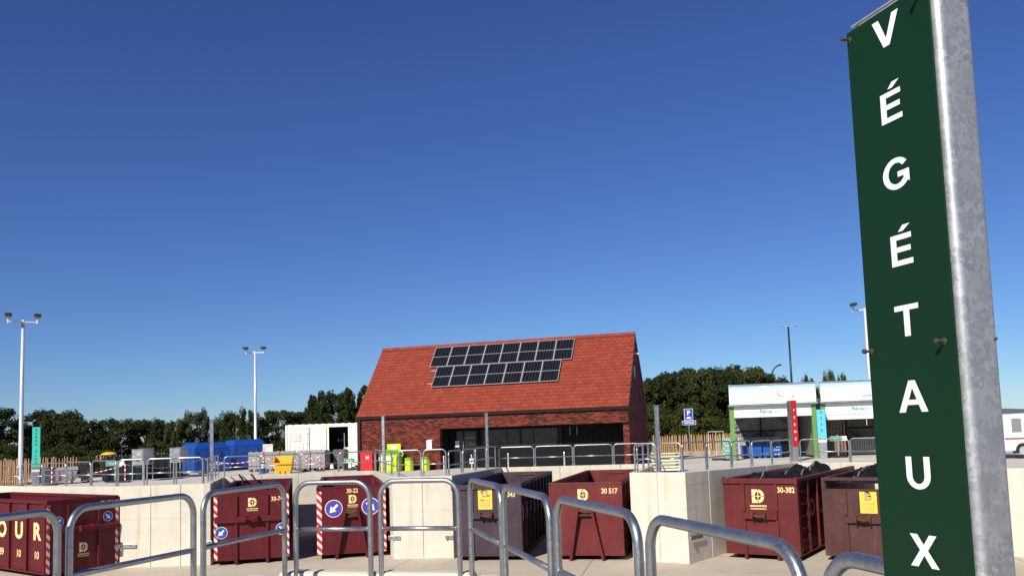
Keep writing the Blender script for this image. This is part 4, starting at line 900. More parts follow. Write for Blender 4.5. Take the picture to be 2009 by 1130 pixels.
lamp((-21.57,36.65,0), 7.28, R(30), 'tall white lamp post at the far left beside the VERRE PLAT sign', .56)
lamp((-16.2,52.5,0), 7.28, R(4), 'white lamp post behind the blue containers', .55)
lamp((17.9,41.9,0), 7.28, R(-12), 'white lamp post half hidden by the big green sign', .55)
t = thing('street_lamp', 'thin dark street lamp with flat double arms above the shelters', 'street lamp', (26.7,80,0), 0)
MB().tube([(0,0,0),(0,0,10.95)], [.13,.08], 10).build('pole', M['pole_dark'], t, smooth=True); B(-.95,.95,-.03,.03,10.95,11.0).build('cross_arm', M['alu'], t)
for s in (-1, 1): B(*sorted((s*.45,s*1.0)), -.12,.12,11.0,11.05).build('lamp_head', M['alu'], t)
t = thing('street_lamp', 'dark street lamp with a curved arm among the treetops', 'street lamp', (24.2,78,0), 0)
MB().tube([(0,0,0),(0,0,6.0)] + [(.0+1.0*(1-math.cos(a)),0,6.0+1.15*math.sin(a)) for a in [R(15*k) for k in range(1,7)]], [.09]*2+[.07]*6, 8).build('pole', M['pole_dark'], t, smooth=True)
B(.95,1.35,-.1,.1,7.1,7.17).build('lamp_head', M['alu'], t)

# ------------------------------------------------------------------ parking sign, goal frame, small signs
t = thing('parking_sign', 'blue parking sign with VISITEUR plate on a thin pole', 'sign', (9.39,45.07,0), R(-4))
MB().tube([(0,0,0),(0,0,2.5)], .03, 8).build('pole', M['galv'], t)
pl = B(-.235,.235,-.05,-.034,1.95,2.58).build('plate', M['white'], t, bevel=.004); B(-.215,.215,-.053,-.0505,1.97,2.56).build('plate_face', M['blue_disc'], pl)
text(MB(), 'P', (0,-.055,2.36), (1,0,0), (0,0,1), .25, 1, .03).build('lettering', M['white'], pl)
g = MB(); g.prism([(-.13,0),(.13,0),(.13,.05),(.09,.06),(.06,.1),(-.06,.1),(-.09,.06),(-.13,.05)], (0,-.0545,2.04), (1,0,0), (0,0,1), (0,-.001,0)); g.build('car_symbol', M['white'], pl)
p2 = B(-.37,.37,-.05,-.034,1.71,1.94).build('plate', M['white'], t, bevel=.004); B(-.35,.35,-.053,-.0505,1.73,1.92).build('plate_face', M['blue_disc'], p2)
text(MB(), 'VISITEUR', (0,-.055,1.825), (1,0,0), (0,0,1), .105, .95, .02).build('lettering', M['white'], p2)
t = thing('metal_frame', 'white goal-like tubular frame in front of the paling fence', 'frame', (11.05,46.1,0), R(-20))
MB().tube([(-.4,0,0),(-.4,0,1.3),(.4,0,1.3),(.4,0,0)], .018, 6).build('frame', M['white'], t); MB().tube([(0,0,1.3),(0,0,.0)], .012, 6).build('mid_bar', M['white'], t)
def info_sign(loc, rzz, label, n=1, z=.75, w_=.68, h=.17, txt=None, group='green information boards on stands', gap=.035):
    t = thing('information_sign', label, 'sign', loc, rzz, group)
    MB().tube([(0,.02,.05),(0,.02,z+h*n+.06)], .028, 8).build('pole', M['greyp'], t)
    MB().lathe([(.42,0),(.38,.05),(.08,.09)], n=16).build('foot', M['rubber'], t)
    for k in range(n):
        zz = z + k*(h+gap)
        pl_ = B(-w_/2, w_/2, -.035, -.012, zz, zz+h).build('board', M['white'], t, bevel=.008)
        B(-w_/2+.01, w_*.22, -.038, -.0355, zz+.012, zz+h-.012).build('green_field', M['label_green'], pl_)
        if txt: text(MB(), txt, (-.14*w_,-.040,zz+h/2), (1,0,0), (0,0,1), h*.36, .9, .01).build('lettering', M['white'], pl_)
        else:
            g_ = MB(); strips(g_, (-.14*w_,-.040,zz+h*.6), (1,0,0), (0,0,1), w_*.5, h*.14, 7); strips(g_, (-.14*w_,-.040,zz+h*.32), (1,0,0), (0,0,1), w_*.45, h*.1, 6); tag(g_.build('print', M['white'], pl_), kind='stuff')
    return t
info_sign((-17.75,37.3,0), R(20), 'green information board on a black foot left of the steel cabinets', 1, .72, .74, .2)
info_sign((-17.2,43.3,0), R(18), 'green information board on a pole in front of the left blue container', 1, 1.2, .62, .16)
info_sign((-8.3,42.6,0), R(8), 'low green and white board beside the white container steps', 1, .38, .72, .2)
info_sign((9.95,38.75,0), R(-12), 'stack of four green and white boards in front of the blue crates', 4, .12, .74, .19, gap=.045)
info_sign((14.6,38.0,0), R(-10), 'green board reading TV et écrans in front of the brown timber rack', 1, .75, .78, .2, 'TV et écrans')
t = thing('notice_board', 'white notice board with red figure standing behind the grey boxes', 'sign', (-14.0,47.6,0), R(8))
MB().tube([(0,.02,0),(0,.02,1.4)], .03, 8).build('pole', M['galv'], t); q = B(-.27,.27,-.02,.0,.98,1.42).build('board', M['white'], t, bevel=.006); B(-.25,-.1,-.023,-.0205,1.0,1.36).build('red_panel', M['pink'], q)
g = MB(); strips(g, (.08,-.0225,1.33), (1,0,0), (0,0,1), .28, .05, 4); strips(g, (.08,-.0225,1.22), (1,0,0), (0,0,1), .26, .03, 5); strips(g, (.08,-.0225,1.12), (1,0,0), (0,0,1), .26, .03, 5); tag(g.build('print', M['greyd'], q), kind='stuff')
t = thing('marker_post', 'grey marker post on a dark foot left of the green board stack', 'post', (9.54,39.4,0)); MB().tube([(0,0,.05),(0,0,1.0)], .03, 8).build('pole', M['greyp'], t); B(-.3,.3,-.2,.2,0,.09).build('foot', M['rubber'], t, bevel=.02)
# red and white posts with barrier tape
def rw_post(x, y, label, h=.75, foot=True):
    t = thing('barrier_post', label, 'post', (x, y, 0), 0, 'red and white barrier posts')
    MB().tube([(0,0,.04),(0,0,h)], .032, 8).build('pole', M['warn_post'], t); B(-.2,.2,-.16,.16,0,.06).build('foot', M['rubber'], t, bevel=.015)
RW = [(-20.0,36.3,.78,'beside the film-wrapped grey bin'),(-19.3,38.0,.5,'in front of the dark green tank'),(-17.05,36.75,.8,'under the left steel cabinet'),(-16.35,44.0,.85,'in front of the left blue container'),(-12.75,42.6,.9,'behind the blue bucket'),(-10.55,42.5,.78,'in front of the wrapped grey boxes, left of two'),(-9.85,42.4,.78,'in front of the wrapped grey boxes, right of two')]
for x, y, h, lb_ in RW: rw_post(x, y, 'red and white barrier post ' + lb_, h)
def tape(a, b, sag, label):
    a, b = Vector(a), Vector(b); d = b - a; t = MB(); N = 12; pts = []
    for i in range(N+1):
        f = i/N; pts.append((d.xy.length*f, d.z*f - sag*4*f*(1-f)))
    for (x0, z0), (x1, z1) in zip(pts[:-1], pts[1:]): t.hexa([(x0,-.003,z0-.016),(x1,-.003,z1-.016),(x1,.003,z1-.016),(x0,.003,z0-.016),(x0,-.003,z0+.016),(x1,-.003,z1+.016),(x1,.003,z1+.016),(x0,.003,z0+.016)])
    o = t.build('barrier_tape', M['tape']); o.location = a; o.rotation_euler = (0,0,math.atan2(d.y, d.x)); return tag(o, label, 'tape', 'red and white barrier tapes')
tape((-20.0,36.3,.3),(-19.3,38.0,.35),.05,'barrier tape low in front of the dark wheeled bin')
tape((-19.3,38.0,.4),(-17.05,36.75,.78),.05,'barrier tape rising to the left steel cabinet')
tape((-17.05,36.75,.78),(-16.35,44.0,.8),.3,'barrier tape between the steel cabinets and the left blue container')
tape((-16.35,44.0,.82),(-12.75,42.6,.8),.3,'long sagging barrier tape across the two blue containers')
tape((-12.75,42.6,.8),(-10.55,42.5,.74),.25,'barrier tape behind the yellow grit bin')
tape((-10.55,42.5,.74),(-9.85,42.4,.74),.1,'short barrier tape between the two posts at the wrapped boxes')

# ------------------------------------------------------------------ bins and boxes on the far platform, left
t = thing('wrapped_bin', 'grey lidded bin wrapped in clear film beside the turquoise sign', 'bin', (-20.3,37.3,0), R(30))
MB().hexa([(-.72,-.4,.12),(.66,-.4,.12),(.66,.4,.12),(-.72,.4,.12),(-.78,-.45,.6),(.78,-.45,.6),(.78,.45,.6),(-.78,.45,.6)]).build('body', M['wrap'], t, bevel=.03)
MB().hexa([(-.82,-.48,.6),(.82,-.48,.6),(.82,.48,.6),(-.82,.48,.6),(-.78,-.4,.73),(.78,-.4,.76),(.78,.4,.76),(-.78,.4,.73)]).build('lid', M['wrap'], t, bevel=.03)
for x in (-.5, 0, .5): B(x-.04,x+.04,-.47,-.41,.2,.58).build('rib', M['wrap'], t, bevel=.01)
for x in (-.55, .55): MB().tube([(x-.04,-.3,.08),(x+.04,-.3,.08)], .08, 10).build('wheel', M['rubber'], t)
B(-.62,-.3,-.484,-.482,.62,.7).build('label_plate', M['white'], t)
def wheelie(loc, rzz, label):
    t = thing('wheeled_bin', label, 'bin', loc, rzz)
    MB().hexa([(-.19,-.22,.05),(.19,-.22,.05),(.19,.2,.05),(-.19,.2,.05),(-.25,-.28,.78),(.25,-.28,.78),(.25,.26,.78),(-.25,.26,.78)]).build('body', M['anth'], t, bevel=.02)
    MB().hexa([(-.27,-.31,.781),(.27,-.31,.781),(.27,.3,.781),(-.27,.3,.781),(-.25,-.29,.82),(.25,-.29,.82),(.25,.28,.87),(-.25,.28,.87)]).build('lid', M['anth'], t, bevel=.015)
    for s in (-1, 1): MB().tube([(s*.2,.24,.09),(s*.25,.24,.09)], .09, 12).build('wheel', M['rubber'], t)
    MB().tube([(-.2,.33,.8),(.2,.33,.8)], .02, 8).build('handle', M['anth'], t)
wheelie((-20.0,39.2,0), R(20), 'anthracite wheeled bin left of the dark green tank')
def tank(loc, rzz, label, w_=1.75, d=1.75):
    t = thing('collection_tank', label, 'container', loc, rzz, 'dark green plastic collection tanks')
    MB().hexa([(-w_/2+.06,-d/2+.06,0),(w_/2-.06,-d/2+.06,0),(w_/2-.06,d/2-.06,0),(-w_/2+.06,d/2-.06,0),(-w_/2,-d/2,.92),(w_/2,-d/2,.92),(w_/2,d/2,.92),(-w_/2,d/2,.92)]).build('body', M['dkgreen'], t, bevel=.05)
    MB().hexa([(-w_/2-.03,-d/2-.03,.921),(w_/2+.03,-d/2-.03,.921),(w_/2+.03,d/2+.03,.921),(-w_/2-.03,d/2+.03,.921),(-w_/2+.16,-d/2+.16,1.12),(w_/2-.16,-d/2+.16,1.12),(w_/2-.16,d/2-.16,1.12),(-w_/2+.16,d/2-.16,1.12)]).build('lid', M['dkgreen'], t, bevel=.05)
    for k in range(5):
        x = -w_/2 + .2 + (w_-.4)*k/4
        MB().prism([(-d/2-.02,.95),(-d/2+.1,1.14),(d/2-.1,1.17),(d/2+.02,.95)], (x-.05,0,0), (0,1,0), (0,0,1), (.1,0,0)).build('lid_rib', M['dkgreen'], t, bevel=.02)
        B(x-.09,x+.09,-d/2-.02,-d/2+.1,.05,.8).build('body_rib', M['dkgreen'], t, bevel=.03)
        y = -d/2 + .2 + (d-.4)*k/4; B(w_/2-.1,w_/2+.02,y-.09,y+.09,.05,.8).build('body_rib', M['dkgreen'], t, bevel=.03)
    return t
tank((-18.35,39.25,0), R(28), 'front dark green collection tank with the yellow float on top', 1.75, 1.7); tank((-17.3,41.05,0), R(28), 'rear dark green collection tank behind the steel cabinets', 1.75, 1.7)
o = MB().lathe([(.05,0),(.36,.02),(.37,.06),(.25,.13),(.1,.16)], n=18).build('yellow_lid', M['yellow'], smooth=True); o.location = (-18.85,39.0,1.175); o.scale = (1.0,.7,1); tag(o, 'yellow rounded lid lying on the front dark green tank', 'lid')
def cabinet(loc, rzz, label, seal):
    t = thing('steel_cabinet', label, 'cabinet', loc, rzz, 'steel cabinets on legs')
    B(-.24,.24,-.78,.78,.72,1.4).build('body', M['steelsheet'], t, bevel=.006)
    MB().prism([(-.8,1.401),(.8,1.401),(.8,1.44),(-.8,1.42)], (-.26,0,0), (0,1,0), (0,0,1), (.52,0,0)).build('roof', M['steelsheet'], t)
    for x in (-.22, .22):
        for y in (-.75, .75): B(x-.02,x+.02,y-.02,y+.02,0,.719).build('leg', M['galv'], t)
    B(-.2,.2,-.79,-.7805,.78,1.36).build('door', M['steelsheet'], t); B(-.06,.1,-.81,-.7905,.90,.93).build('handle', M['darksteel'], t)
    if seal: B(.0,.1,-.7935,-.7908,1.14,1.25).build('yellow_label', M['yellow_st'], t)
    B(.241,.244,.2,.5,.78,.92).build('red_label', M['rust'], t)
cabinet((-16.72,37.75,0), R(8), 'steel cabinet on legs with a yellow label, left of two', True); cabinet((-16.2,40.5,0), R(9), 'steel cabinet on legs without yellow label, right of two', False)
def bank(loc, rzz, label, w_=2.1, d=2.3, h=1.6, pr=True):
    t = thing('bottle_bank', label, 'container', loc, rzz, 'blue collection banks')
    a, b = w_/2, d/2
    MB().hexa([(-a,-b,.06),(a,-b,.06),(a,b,.06),(-a,b,.06),(-a+.03,-b+.03,h*.8),(a-.03,-b+.03,h*.8),(a-.03,b-.03,h*.8),(-a+.03,b-.03,h*.8)]).build('body', M['blue'], t, bevel=.05)
    MB().hexa([(-a+.032,-b+.032,h*.8),(a-.032,-b+.032,h*.8),(a-.032,b-.032,h*.8),(-a+.032,b-.032,h*.8),(-a+.22,-b+.22,h),(a-.22,-b+.22,h),(a-.22,b-.22,h),(-a+.22,b-.22,h)]).build('sloped_top', M['blue'], t, bevel=.04)
    B(-a+.3,a-.3,-b+.3,b-.3,h-.01,h+.05).build('top_plate', M['blue'], t, bevel=.02)
    for x in (-.35, .35):
        MB().tube([(x-.1,0,h+.05),(x-.13,0,h+.22),(x-.06,0,h+.3),(x+.03,0,h+.22),(x,0,h+.05)], .018, 6).build('lifting_loop', M['galv'], t)
    for s in (-1, 1): B(-.5,.5,*sorted((s*(b-.02),s*(b+.015))),h*.55,h*.72).build('slot_frame', M['blue'], t, bevel=.01)
    for x in (-a+.12, a-.12): B(x-.1,x+.1,-b-.012,-b+.02,.1,h*.75).build('corner_rib', M['blue'], t, bevel=.01)
    if pr:
        g_ = MB(); strips(g_, (.1,-b-.016,.42), (1,0,0), (0,0,1), .85, .12, 5); strips(g_, (.1,-b-.016,.24), (1,0,0), (0,0,1), .4, .1, 3); tag(g_.build('print', M['faint'], t), kind='stuff')
    B(-a+.05,a-.05,-b+.05,b-.05,0,.059).build('base_frame', M['darksteel'], t)
bank((-17.55,47.5,0), R(42), 'left blue collection bank behind the tall bare post'); bank((-16.5,51.2,0), R(35), 'right blue collection bank beside the middle lamp post', 2.1, 2.2, 1.7, False)
# grey pallet boxes
def pbox(x, y, rzz, label, mt, w_=.74, d=.74, h=1.03, wrapped=False):
    t = thing('pallet_box', label, 'box', (x, y, 0), rzz, 'grey lidded pallet boxes')
    B(-w_/2,w_/2,-d/2,d/2,.13,h-.1).build('body', mt, t, bevel=.02); B(-w_/2-.015,w_/2+.015,-d/2-.015,d/2+.015,h-.099,h-.02).build('lid', mt, t, bevel=.015)
    for k in (-.28, 0, .28): B(k*w_/.74-.08,k*w_/.74+.08,-.15,.15,h-.02,h+.02).build('lid_boss', mt, t, bevel=.01)
    for k in (-1, 0, 1): B(k*(w_/2-.08)-.06, k*(w_/2-.08)+.06, -d/2+.02, d/2-.02, 0, .129).build('foot', M['greyd'], t)
    for k in (-.36, 0, .36): B(k*w_-.025,k*w_+.025,-d/2-.012,-d/2-.0005,.16,h-.12).build('rib', mt, t)
    B(-w_/2+.01,w_/2-.01,-d/2-.008,-d/2-.0006,.5,.55).build('belt', mt, t)
    if wrapped:
        B(-w_/2-.014,w_/2+.014,-d/2-.0135,-d/2-.0125,.2,h-.13).build('film', M['wrap'], t)
        MB().bar((-w_/2,-d/2-.018,h-.15),(w_/2-.2,-d/2-.018,.62), .03, .004).build('tape_strip', M['white'], t)
for k in range(3): pbox(-13.75+k*.80, 44.75+k*.16, R(10), 'grey pallet box behind the bucket and grit bin, %s of three' % ['left', 'middle', 'right'][k], M['greyp'], .76)
for k in range(2): pbox(-10.9+k*.78, 43.75-k*.02, R(-6), 'film-wrapped grey pallet box in front of the white container, %s of two' % ['left', 'right'][k], M['greyp'], .74, .9, wrapped=True)
pbox(-9.25, 44.6, R(-6), 'dark grey pallet box at the door of the white container', M['greyd'], .6, .8, 1.02)
t = thing('bucket', 'blue bucket with white upper half beside the yellow grit bin', 'bucket', (-12.47,41.46,0)); MB().lathe([(.13,0),(.16,.28)], n=16).build('lower_body', M['blue_crate'], t, smooth=False); MB().lathe([(.16,.281),(.18,.48)], n=16).build('upper_body', M['white'], t); MB().lathe([(.185,.481),(.185,.51),(.06,.54)], n=16).build('lid', M['anth'], t)
t = thing('grit_bin', 'yellow open-fronted grit bin behind the railings', 'bin', (-11.35,41.2,0), R(8))
gb = MB(); gb.hexa([(-.38,-.3,.1),(.38,-.3,.1),(.38,.3,.1),(-.38,.3,.1),(-.45,-.36,.5),(.45,-.36,.5),(.45,.36,.5),(-.45,.36,.5)]); gb.build('body', M['yellow'], t, bevel=.02)
hp = MB(); th_ = .05
hp.hexa([(-.45,.3,.501),(.45,.3,.501),(.45,.36,.501),(-.45,.36,.501),(-.4,.36,.84),(.4,.36,.84),(.4,.42,.84),(-.4,.42,.84)]); hp.build('back_wall', M['yellow'], t, bevel=.015)
for s in (-1, 1):
    MB().prism([(-.36,.501),(.299,.501),(.355,.82),(.1,.8),(-.38,.56)], (s*.44-.03 if s > 0 else -.44, 0, 0), (0,1,0), (0,0,1), (.03,0,0)).build('side_wall', M['yellow'], t, bevel=.008)
B(-.46,.46,-.42,-.361,.44,.52).build('front_lip', M['yellow'], t, bevel=.02)
for x in (-.26, .0, .26): B(x-.1,x+.1,-.3,.3,0,.099).build('foot', M['yellow'], t, bevel=.015)
# pale boards rack right of the building
t = thing('board_rack', 'rack stacked with pale yellow and white boards behind the railings', 'rack', (5.4,30.3,0), R(-4))
for i, z in enumerate((.06, .17, .30, .40, .53, .66)): B(-.5,.48,-.28-.02*(i % 2),.25,z,z+.05+.02*(i % 3 == 0)).build('board', M['plank'] if i % 3 else M['plank2'], t, bevel=.006)
for x in (-.44, .42):
    for y in (-.2, .2): B(x-.025,x+.025,y-.02,y+.02,0,.74).build('upright', M['galv'], t)
MB().tube([(-.46,-.31,.72),(.46,-.31,.72)], .015, 6).build('top_bar', M['galv'], t)

# ------------------------------------------------------------------ white storage container
wc = thing('storage_container', 'white storage container with open door left of the brick building', 'container', (-12.72,46.6,0), R(-.6))
CL, CW, CH = 5.3, 2.1, 2.43
B(0,CL,0,CW,.12,.2).build('floor', M['white2'], wc); B(0,CL,CW-.05,CW,.2,CH-.06).build('rear_wall', M['white2'], wc); B(0,.05,.001,CW-.051,.2,CH-.06).build('end_wall', M['white2'], wc); B(CL-.05,CL,.001,CW-.051,.2,CH-.06).build('end_wall', M['white2'], wc)
rf = B(0,CL,-.0,CW,CH-.059,CH).build('roof', M['white2'], wc, bevel=.01)
for k in range(14): B(.15+k*.37,.33+k*.37,.02,CW-.02,CH,CH+.025).build('roof_ridge', M['white2'], rf, bevel=.006)
B(0,.1,-.03,.0,.12,CH-.06).build('corner_post', M['white2'], wc, bevel=.005)
B(.1,CL,-.025,.0,CH-.17,CH-.0595).build('top_rail', M['white2'], wc)
B(.1,1.3,.0,.04,.2,CH-.17).build('front_wall', M['white2'], wc)
for k in range(5): x = .17+k*.235; B(x,x+.12,-.03,-.001,.25,(1.98 if k not in (1,2,3) else 1.48)).build('wall_rib', M['white2'], wc, bevel=.012)
for k in (3.6, 4.2): pass
B(.36,.86,-.034,-.002,1.52,1.98).build('notice_panel', M['faint'], wc, bevel=.004)
text(MB(), 'DÉCHETS SPÉCIAUX', (.68,-.002,2.14), (1,0,0), (0,0,1), .065, 1.0, .005).build('lettering', M['redink'], wc)
dl = B(1.36,2.43,-.05,-.01,.2,CH-.18).build('door', M['white2'], wc, bevel=.006)
for z in (.55, .95, 1.35, 1.75): B(1.42,2.36,-.062,-.0505,z,z+.03).build('door_ridge', M['white2'], dl, bevel=.004)
MB().tube([(2.28,-.07,.25),(2.28,-.07,CH-.2)], .015, 6).build('lock_rod', M['galv'], dl)
for z in (.6, 1.3, 1.85): B(1.30,1.359,-.055,-.02,z,z+.1).build('hinge', M['darksteel'], dl)
g = MB(); strips(g, (2.12,-.0515,1.14), (1,0,0), (0,0,1), .24, .035, 6); tag(g.build('print', M['ink'], dl), kind='stuff')
B(2.36,2.43,-.052,-.051,.3,1.0)
B(3.50,3.58,-.03,.0,.2,CH-.17).build('door_post', M['white2'], wc)
dl2 = B(3.6,CL-.1,-.05,-.01,.2,CH-.18).build('door', M['white2'], wc, bevel=.006)
for z in (.55, .95, 1.35, 1.75): B(3.66,CL-.2,-.062,-.0505,z,z+.03).build('door_ridge', M['white2'], dl2, bevel=.004)
for k in range(2): B(2.45,3.9-k*.0,-.35-.3*(1-k),-.06-.3*(1-k),.0,.06+.08*k).build('step', M['white2'], wc)
B(.06,CL-.06,CW-.08,CW-.051,.21,CH-.07).build('shade_sheet', M['inner_shade'], wc); B(.06,CL-.06,.06,CW-.09,.201,.215).build('floor_shade_sheet', M['inner_shade'], wc)  # dark sheets added over the white inside to paint its shade
B(2.0,2.03,.06,CW-.1,.22,CH-.07).build('shade_sheet', M['inner_shade'], wc); B(3.9,3.93,.06,CW-.1,.22,CH-.07).build('shade_sheet', M['inner_shade'], wc)  # two more dark sheets, painting shade at the sides of the doorway
for z in (.55, 1.0, 1.4): B(2.4,3.6,CW-.55,CW-.085,z,z+.03).build('shelf', M['darksteel'], wc)
for k, x in enumerate((2.5,2.78,3.06,3.34)): B(x,x+.17,CW-.5,CW-.3,1.44,1.6).build('stored_box', M['greyp'], wc)
MB().tube([(3.26,.1,.25),(3.26,.1,1.9)], .02, 8).build('inner_post', M['alu'], wc); B(3.05,3.5,.3,.6,.62,.85).build('stored_box', M['blue_crate'], wc); B(3.2,3.5,.2,.28,.95,1.12).build('stored_box', M['white'], wc)
# ------------------------------------------------------------------ white van at the right edge
t = thing('white_van', 'white van with red stripe parked at the right edge', 'van', (18.3,31.4,0), R(8))
prof = [(0,.28),(0,.9),(.15,1.35),(.32,1.63),(.6,1.68),(3.4,1.68),(3.5,1.3),(3.5,.28)]
MB().prism(prof, (0,0,0), (1,0,0), (0,0,1), (0,1.6,0)).build('body', M['white'], t, bevel=.05)
B(.32,.72,-.006,.01,.98,1.5).build('window', M['vanglass'], t, bevel=.003); B(.95,1.7,-.006,.01,.98,1.5).build('window', M['vanglass'], t, bevel=.003)
B(.02,3.45,-.008,.01,.72,.80).build('red_stripe', M['redc'], t)
for x in (.7, 2.8): w_ = MB().tube([(x,-.02,.29),(x,.18,.29)], .29, 18).build('wheel', M['rubber'], t); MB().tube([(x,-.026,.29),(x,-.021,.29)], .16, 14).build('rim', M['alu'], w_)
B(-.06,.05,.05,1.55,.26,.42).build('bumper', M['greyd'], t, bevel=.02); B(-.012,.05,.1,.35,.62,.78).build('headlight', M['vanglass'], t)
# ------------------------------------------------------------------ paling fences: every pale its own part
PALE = []
for k in range(4):
    rnd = random.Random(k); mb = MB(); n = 6
    pts = [(rnd.uniform(-.008,.008), rnd.uniform(-.006,.006), z) for z in (0,.3,.65,.95,1.07,1.13)]
    mb.tube(pts, [.036,.038,.035,.032,.026,.007], 6); PALE.append(mb.mesh('pale', M['wood']))
def fence(a, b, label, step=.092, h=1.0):
    a, b = Vector(a), Vector(b); d = b - a; t = thing('paling_fence', label, 'fence', (a.x, a.y, 0), math.atan2(d.y, d.x), 'chestnut paling fences'); n = int(d.length/step)
    for i in range(n):
        o = bpy.data.objects.new('pale', PALE[i % 4]); COL.objects.link(o); o.parent = t; o.location = (i*step + random.uniform(-.015,.015), random.uniform(-.01,.01), 0)
        o.rotation_euler = (random.uniform(-.03,.03), random.uniform(-.05,.05), random.uniform(0,6.28)); o.scale = (1, 1, h*random.uniform(.95,1.05))
    for k in range(int(d.length/2.2)+1):
        MB().tube([(k*2.2,.06,0),(k*2.2,.06,h*1.15)], [.055,.05], 8).build('fence_stake', M['wood'], t)
    for z in (.3, .82): MB().tube([(0,0,z*h),(d.length,0,z*h)], .006, 4).build('wire', M['galv'], t)
fence((-27.0,40.0),(-22.0,38.2),'chestnut paling fence at the far left behind the white lamp post', .14)
fence((-26.2,43.2),(-18.3,46.0),'chestnut paling fence behind the dark green tanks', .13)
fence((-16.2,55.2),(-11.5,54.6),'short paling fence seen between the lamp post and the white container', .14)
fence((8.2,49.6),(13.4,47.8),'sunlit chestnut paling fence right of the brick building', .105, 1.03)

# ------------------------------------------------------------------ trees: tapered trunk, limbs, leaf clumps
def leafball(mb, rnd, c, r, n, size, up=.0):
    for _ in range(n):
        while True:
            p = Vector((rnd.uniform(-1,1), rnd.uniform(-1,1), rnd.uniform(-1,1)))
            if .25 < p.length < 1: break
        q = c + Vector((p.x*r[0], p.y*r[1], p.z*r[2]))
        s = size*rnd.uniform(.6,1.35); nd = (p.normalized()*.9 + Vector((rnd.uniform(-1,1), rnd.uniform(-1,1), rnd.uniform(-.5,1)))).normalized()
        a = nd.orthogonal().normalized(); a.rotate(Matrix.Rotation(rnd.uniform(0,6.28), 3, nd)); b = nd.cross(a)
        if up: a = (a + Vector((0,0,up))).normalized(); b = nd.cross(a).normalized()
        l = s*(1.0 if not up else 1.7); wv = s*(.62 if not up else .4)
        mb.add([q - a*l*.5, q + b*wv*.5 - a*l*.05, q + a*l*.5, q - b*wv*.5 - a*l*.05], [(0,1,2,3)])
def make_crown(kind, seed):
    """unit tree: height 1, crown radius about .45; returns crown and trunk meshes"""
    rnd = random.Random(seed); mb = MB(); tr = MB(); lim = []
    tr.tube([(0,0,-.02),(.01,0,.2),(-.01,.01,.5),(.0,0,.85)], [.035,.028,.018,.004], 7)
    if kind == 'round':
        nb, lv, ls = 120, 130, .034
        for i in range(nb):
            z = rnd.uniform(.12,.93); rad = .46*math.sqrt(max(.05, 1-((z-.45)/.55)**2))*rnd.uniform(.45,1); a = rnd.uniform(0,6.28)
            c = Vector((rad*math.cos(a), rad*math.sin(a), z)); cr = rnd.uniform(.05,.11)
            leafball(mb, rnd, c, (cr, cr, cr*.9), lv, ls); lim.append(c)
    elif kind == 'conical':
        nb, lv, ls = 120, 120, .032
        for i in range(nb):
            z = rnd.uniform(.08,.97); rad = .34*(1-z)**.7*rnd.uniform(.4,1)+.01; a = rnd.uniform(0,6.28)
            c = Vector((rad*math.cos(a), rad*math.sin(a), z)); cr = .03+.08*(1-z)*rnd.uniform(.6,1.2)
            leafball(mb, rnd, c, (cr, cr, cr*1.15), int(lv*(.4+.8*(1-z))), ls); lim.append(c)
    elif kind == 'feather':
        nb, lv, ls = 110, 110, .036
        for i in range(nb):
            z = rnd.uniform(.12,.95); rad = .40*math.sqrt(max(.03, 1-((z-.5)/.52)**2))*rnd.uniform(.3,1); a = rnd.uniform(0,6.28)
            c = Vector((rad*math.cos(a), rad*math.sin(a), z)); cr = rnd.uniform(.04,.09)
            leafball(mb, rnd, c, (cr*.8, cr*.8, cr*1.6), lv, ls, .8); lim.append(c)
    else:   # bush
        nb, lv, ls = 60, 140, .048
        for i in range(nb):
            z = rnd.uniform(.05,.85); rad = .5*math.sqrt(max(.05, 1-(z/.95)**2))*rnd.uniform(.3,1); a = rnd.uniform(0,6.28)
            c = Vector((rad*math.cos(a), rad*math.sin(a), z)); cr = rnd.uniform(.10,.18)
            leafball(mb, rnd, c, (cr, cr, cr*.85), lv, ls); lim.append(c)
    for c in lim[::5]:
        z0 = max(.1, c.z*.55); tr.tube([(0,0,z0), (c.x*.5, c.y*.5, (z0+c.z)*.52), tuple(c)], [.014,.008,.003], 5)
    return mb, tr
KIND = {}
for kind, mt in (('round','leaf'),('conical','leaf'),('feather','leaf2'),('bush','leaf2'),('willow','leaf3'),('roundmid','leaf2')):
    for v in range(3):
        k0 = {'willow':'feather','roundmid':'round'}.get(kind, kind)
        cm_, tm_ = make_crown(k0, hash((kind, v)) % 1000 if False else sum(map(ord, kind))*7+v); KIND[(kind, v)] = (cm_.mesh('crown', M[mt]), tm_.mesh('trunk', M['bark'], True))
cnt = [0]
def tree(kind, x, y, h, wd, label, group, name='tree', cat='tree'):
    cr, tk = KIND[(kind, cnt[0] % 3)]; cnt[0] += 1
    t = thing(name, label, cat, (x, y, -.03), random.uniform(0,6.28), group)
    for nm, me in (('crown', cr), ('trunk', tk)):
        o = bpy.data.objects.new(nm, me); COL.objects.link(o); o.parent = t; o.scale = (wd, wd, h)
GL = 'trees behind the left fence'
LT = [(-41.5,64,4.3,5.5,'round'),(-37.2,60,4.7,5.2,'round'),(-34.6,63,4.65,5.0,'round'),(-32.9,61,3.9,4.2,'round'),(-30.9,60,3.7,3.4,'round'),(-28.9,61,3.75,3.6,'round'),(-27.2,62,3.6,3.2,'round'),(-25.8,60.5,3.4,2.6,'conical'),(-26.3,63,3.5,3.4,'feather'),(-24.6,61,3.3,2.8,'feather'),(-23.5,62,4.05,3.0,'willow'),(-22.7,65.5,3.5,2.6,'willow'),(-21.3,63,3.8,3.2,'feather'),(-19.6,62,4.0,3.0,'feather'),(-18.6,66,4.1,4.0,'roundmid'),(-16.9,68,4.15,3.8,'round'),(-15.3,66,3.8,3.0,'round')]
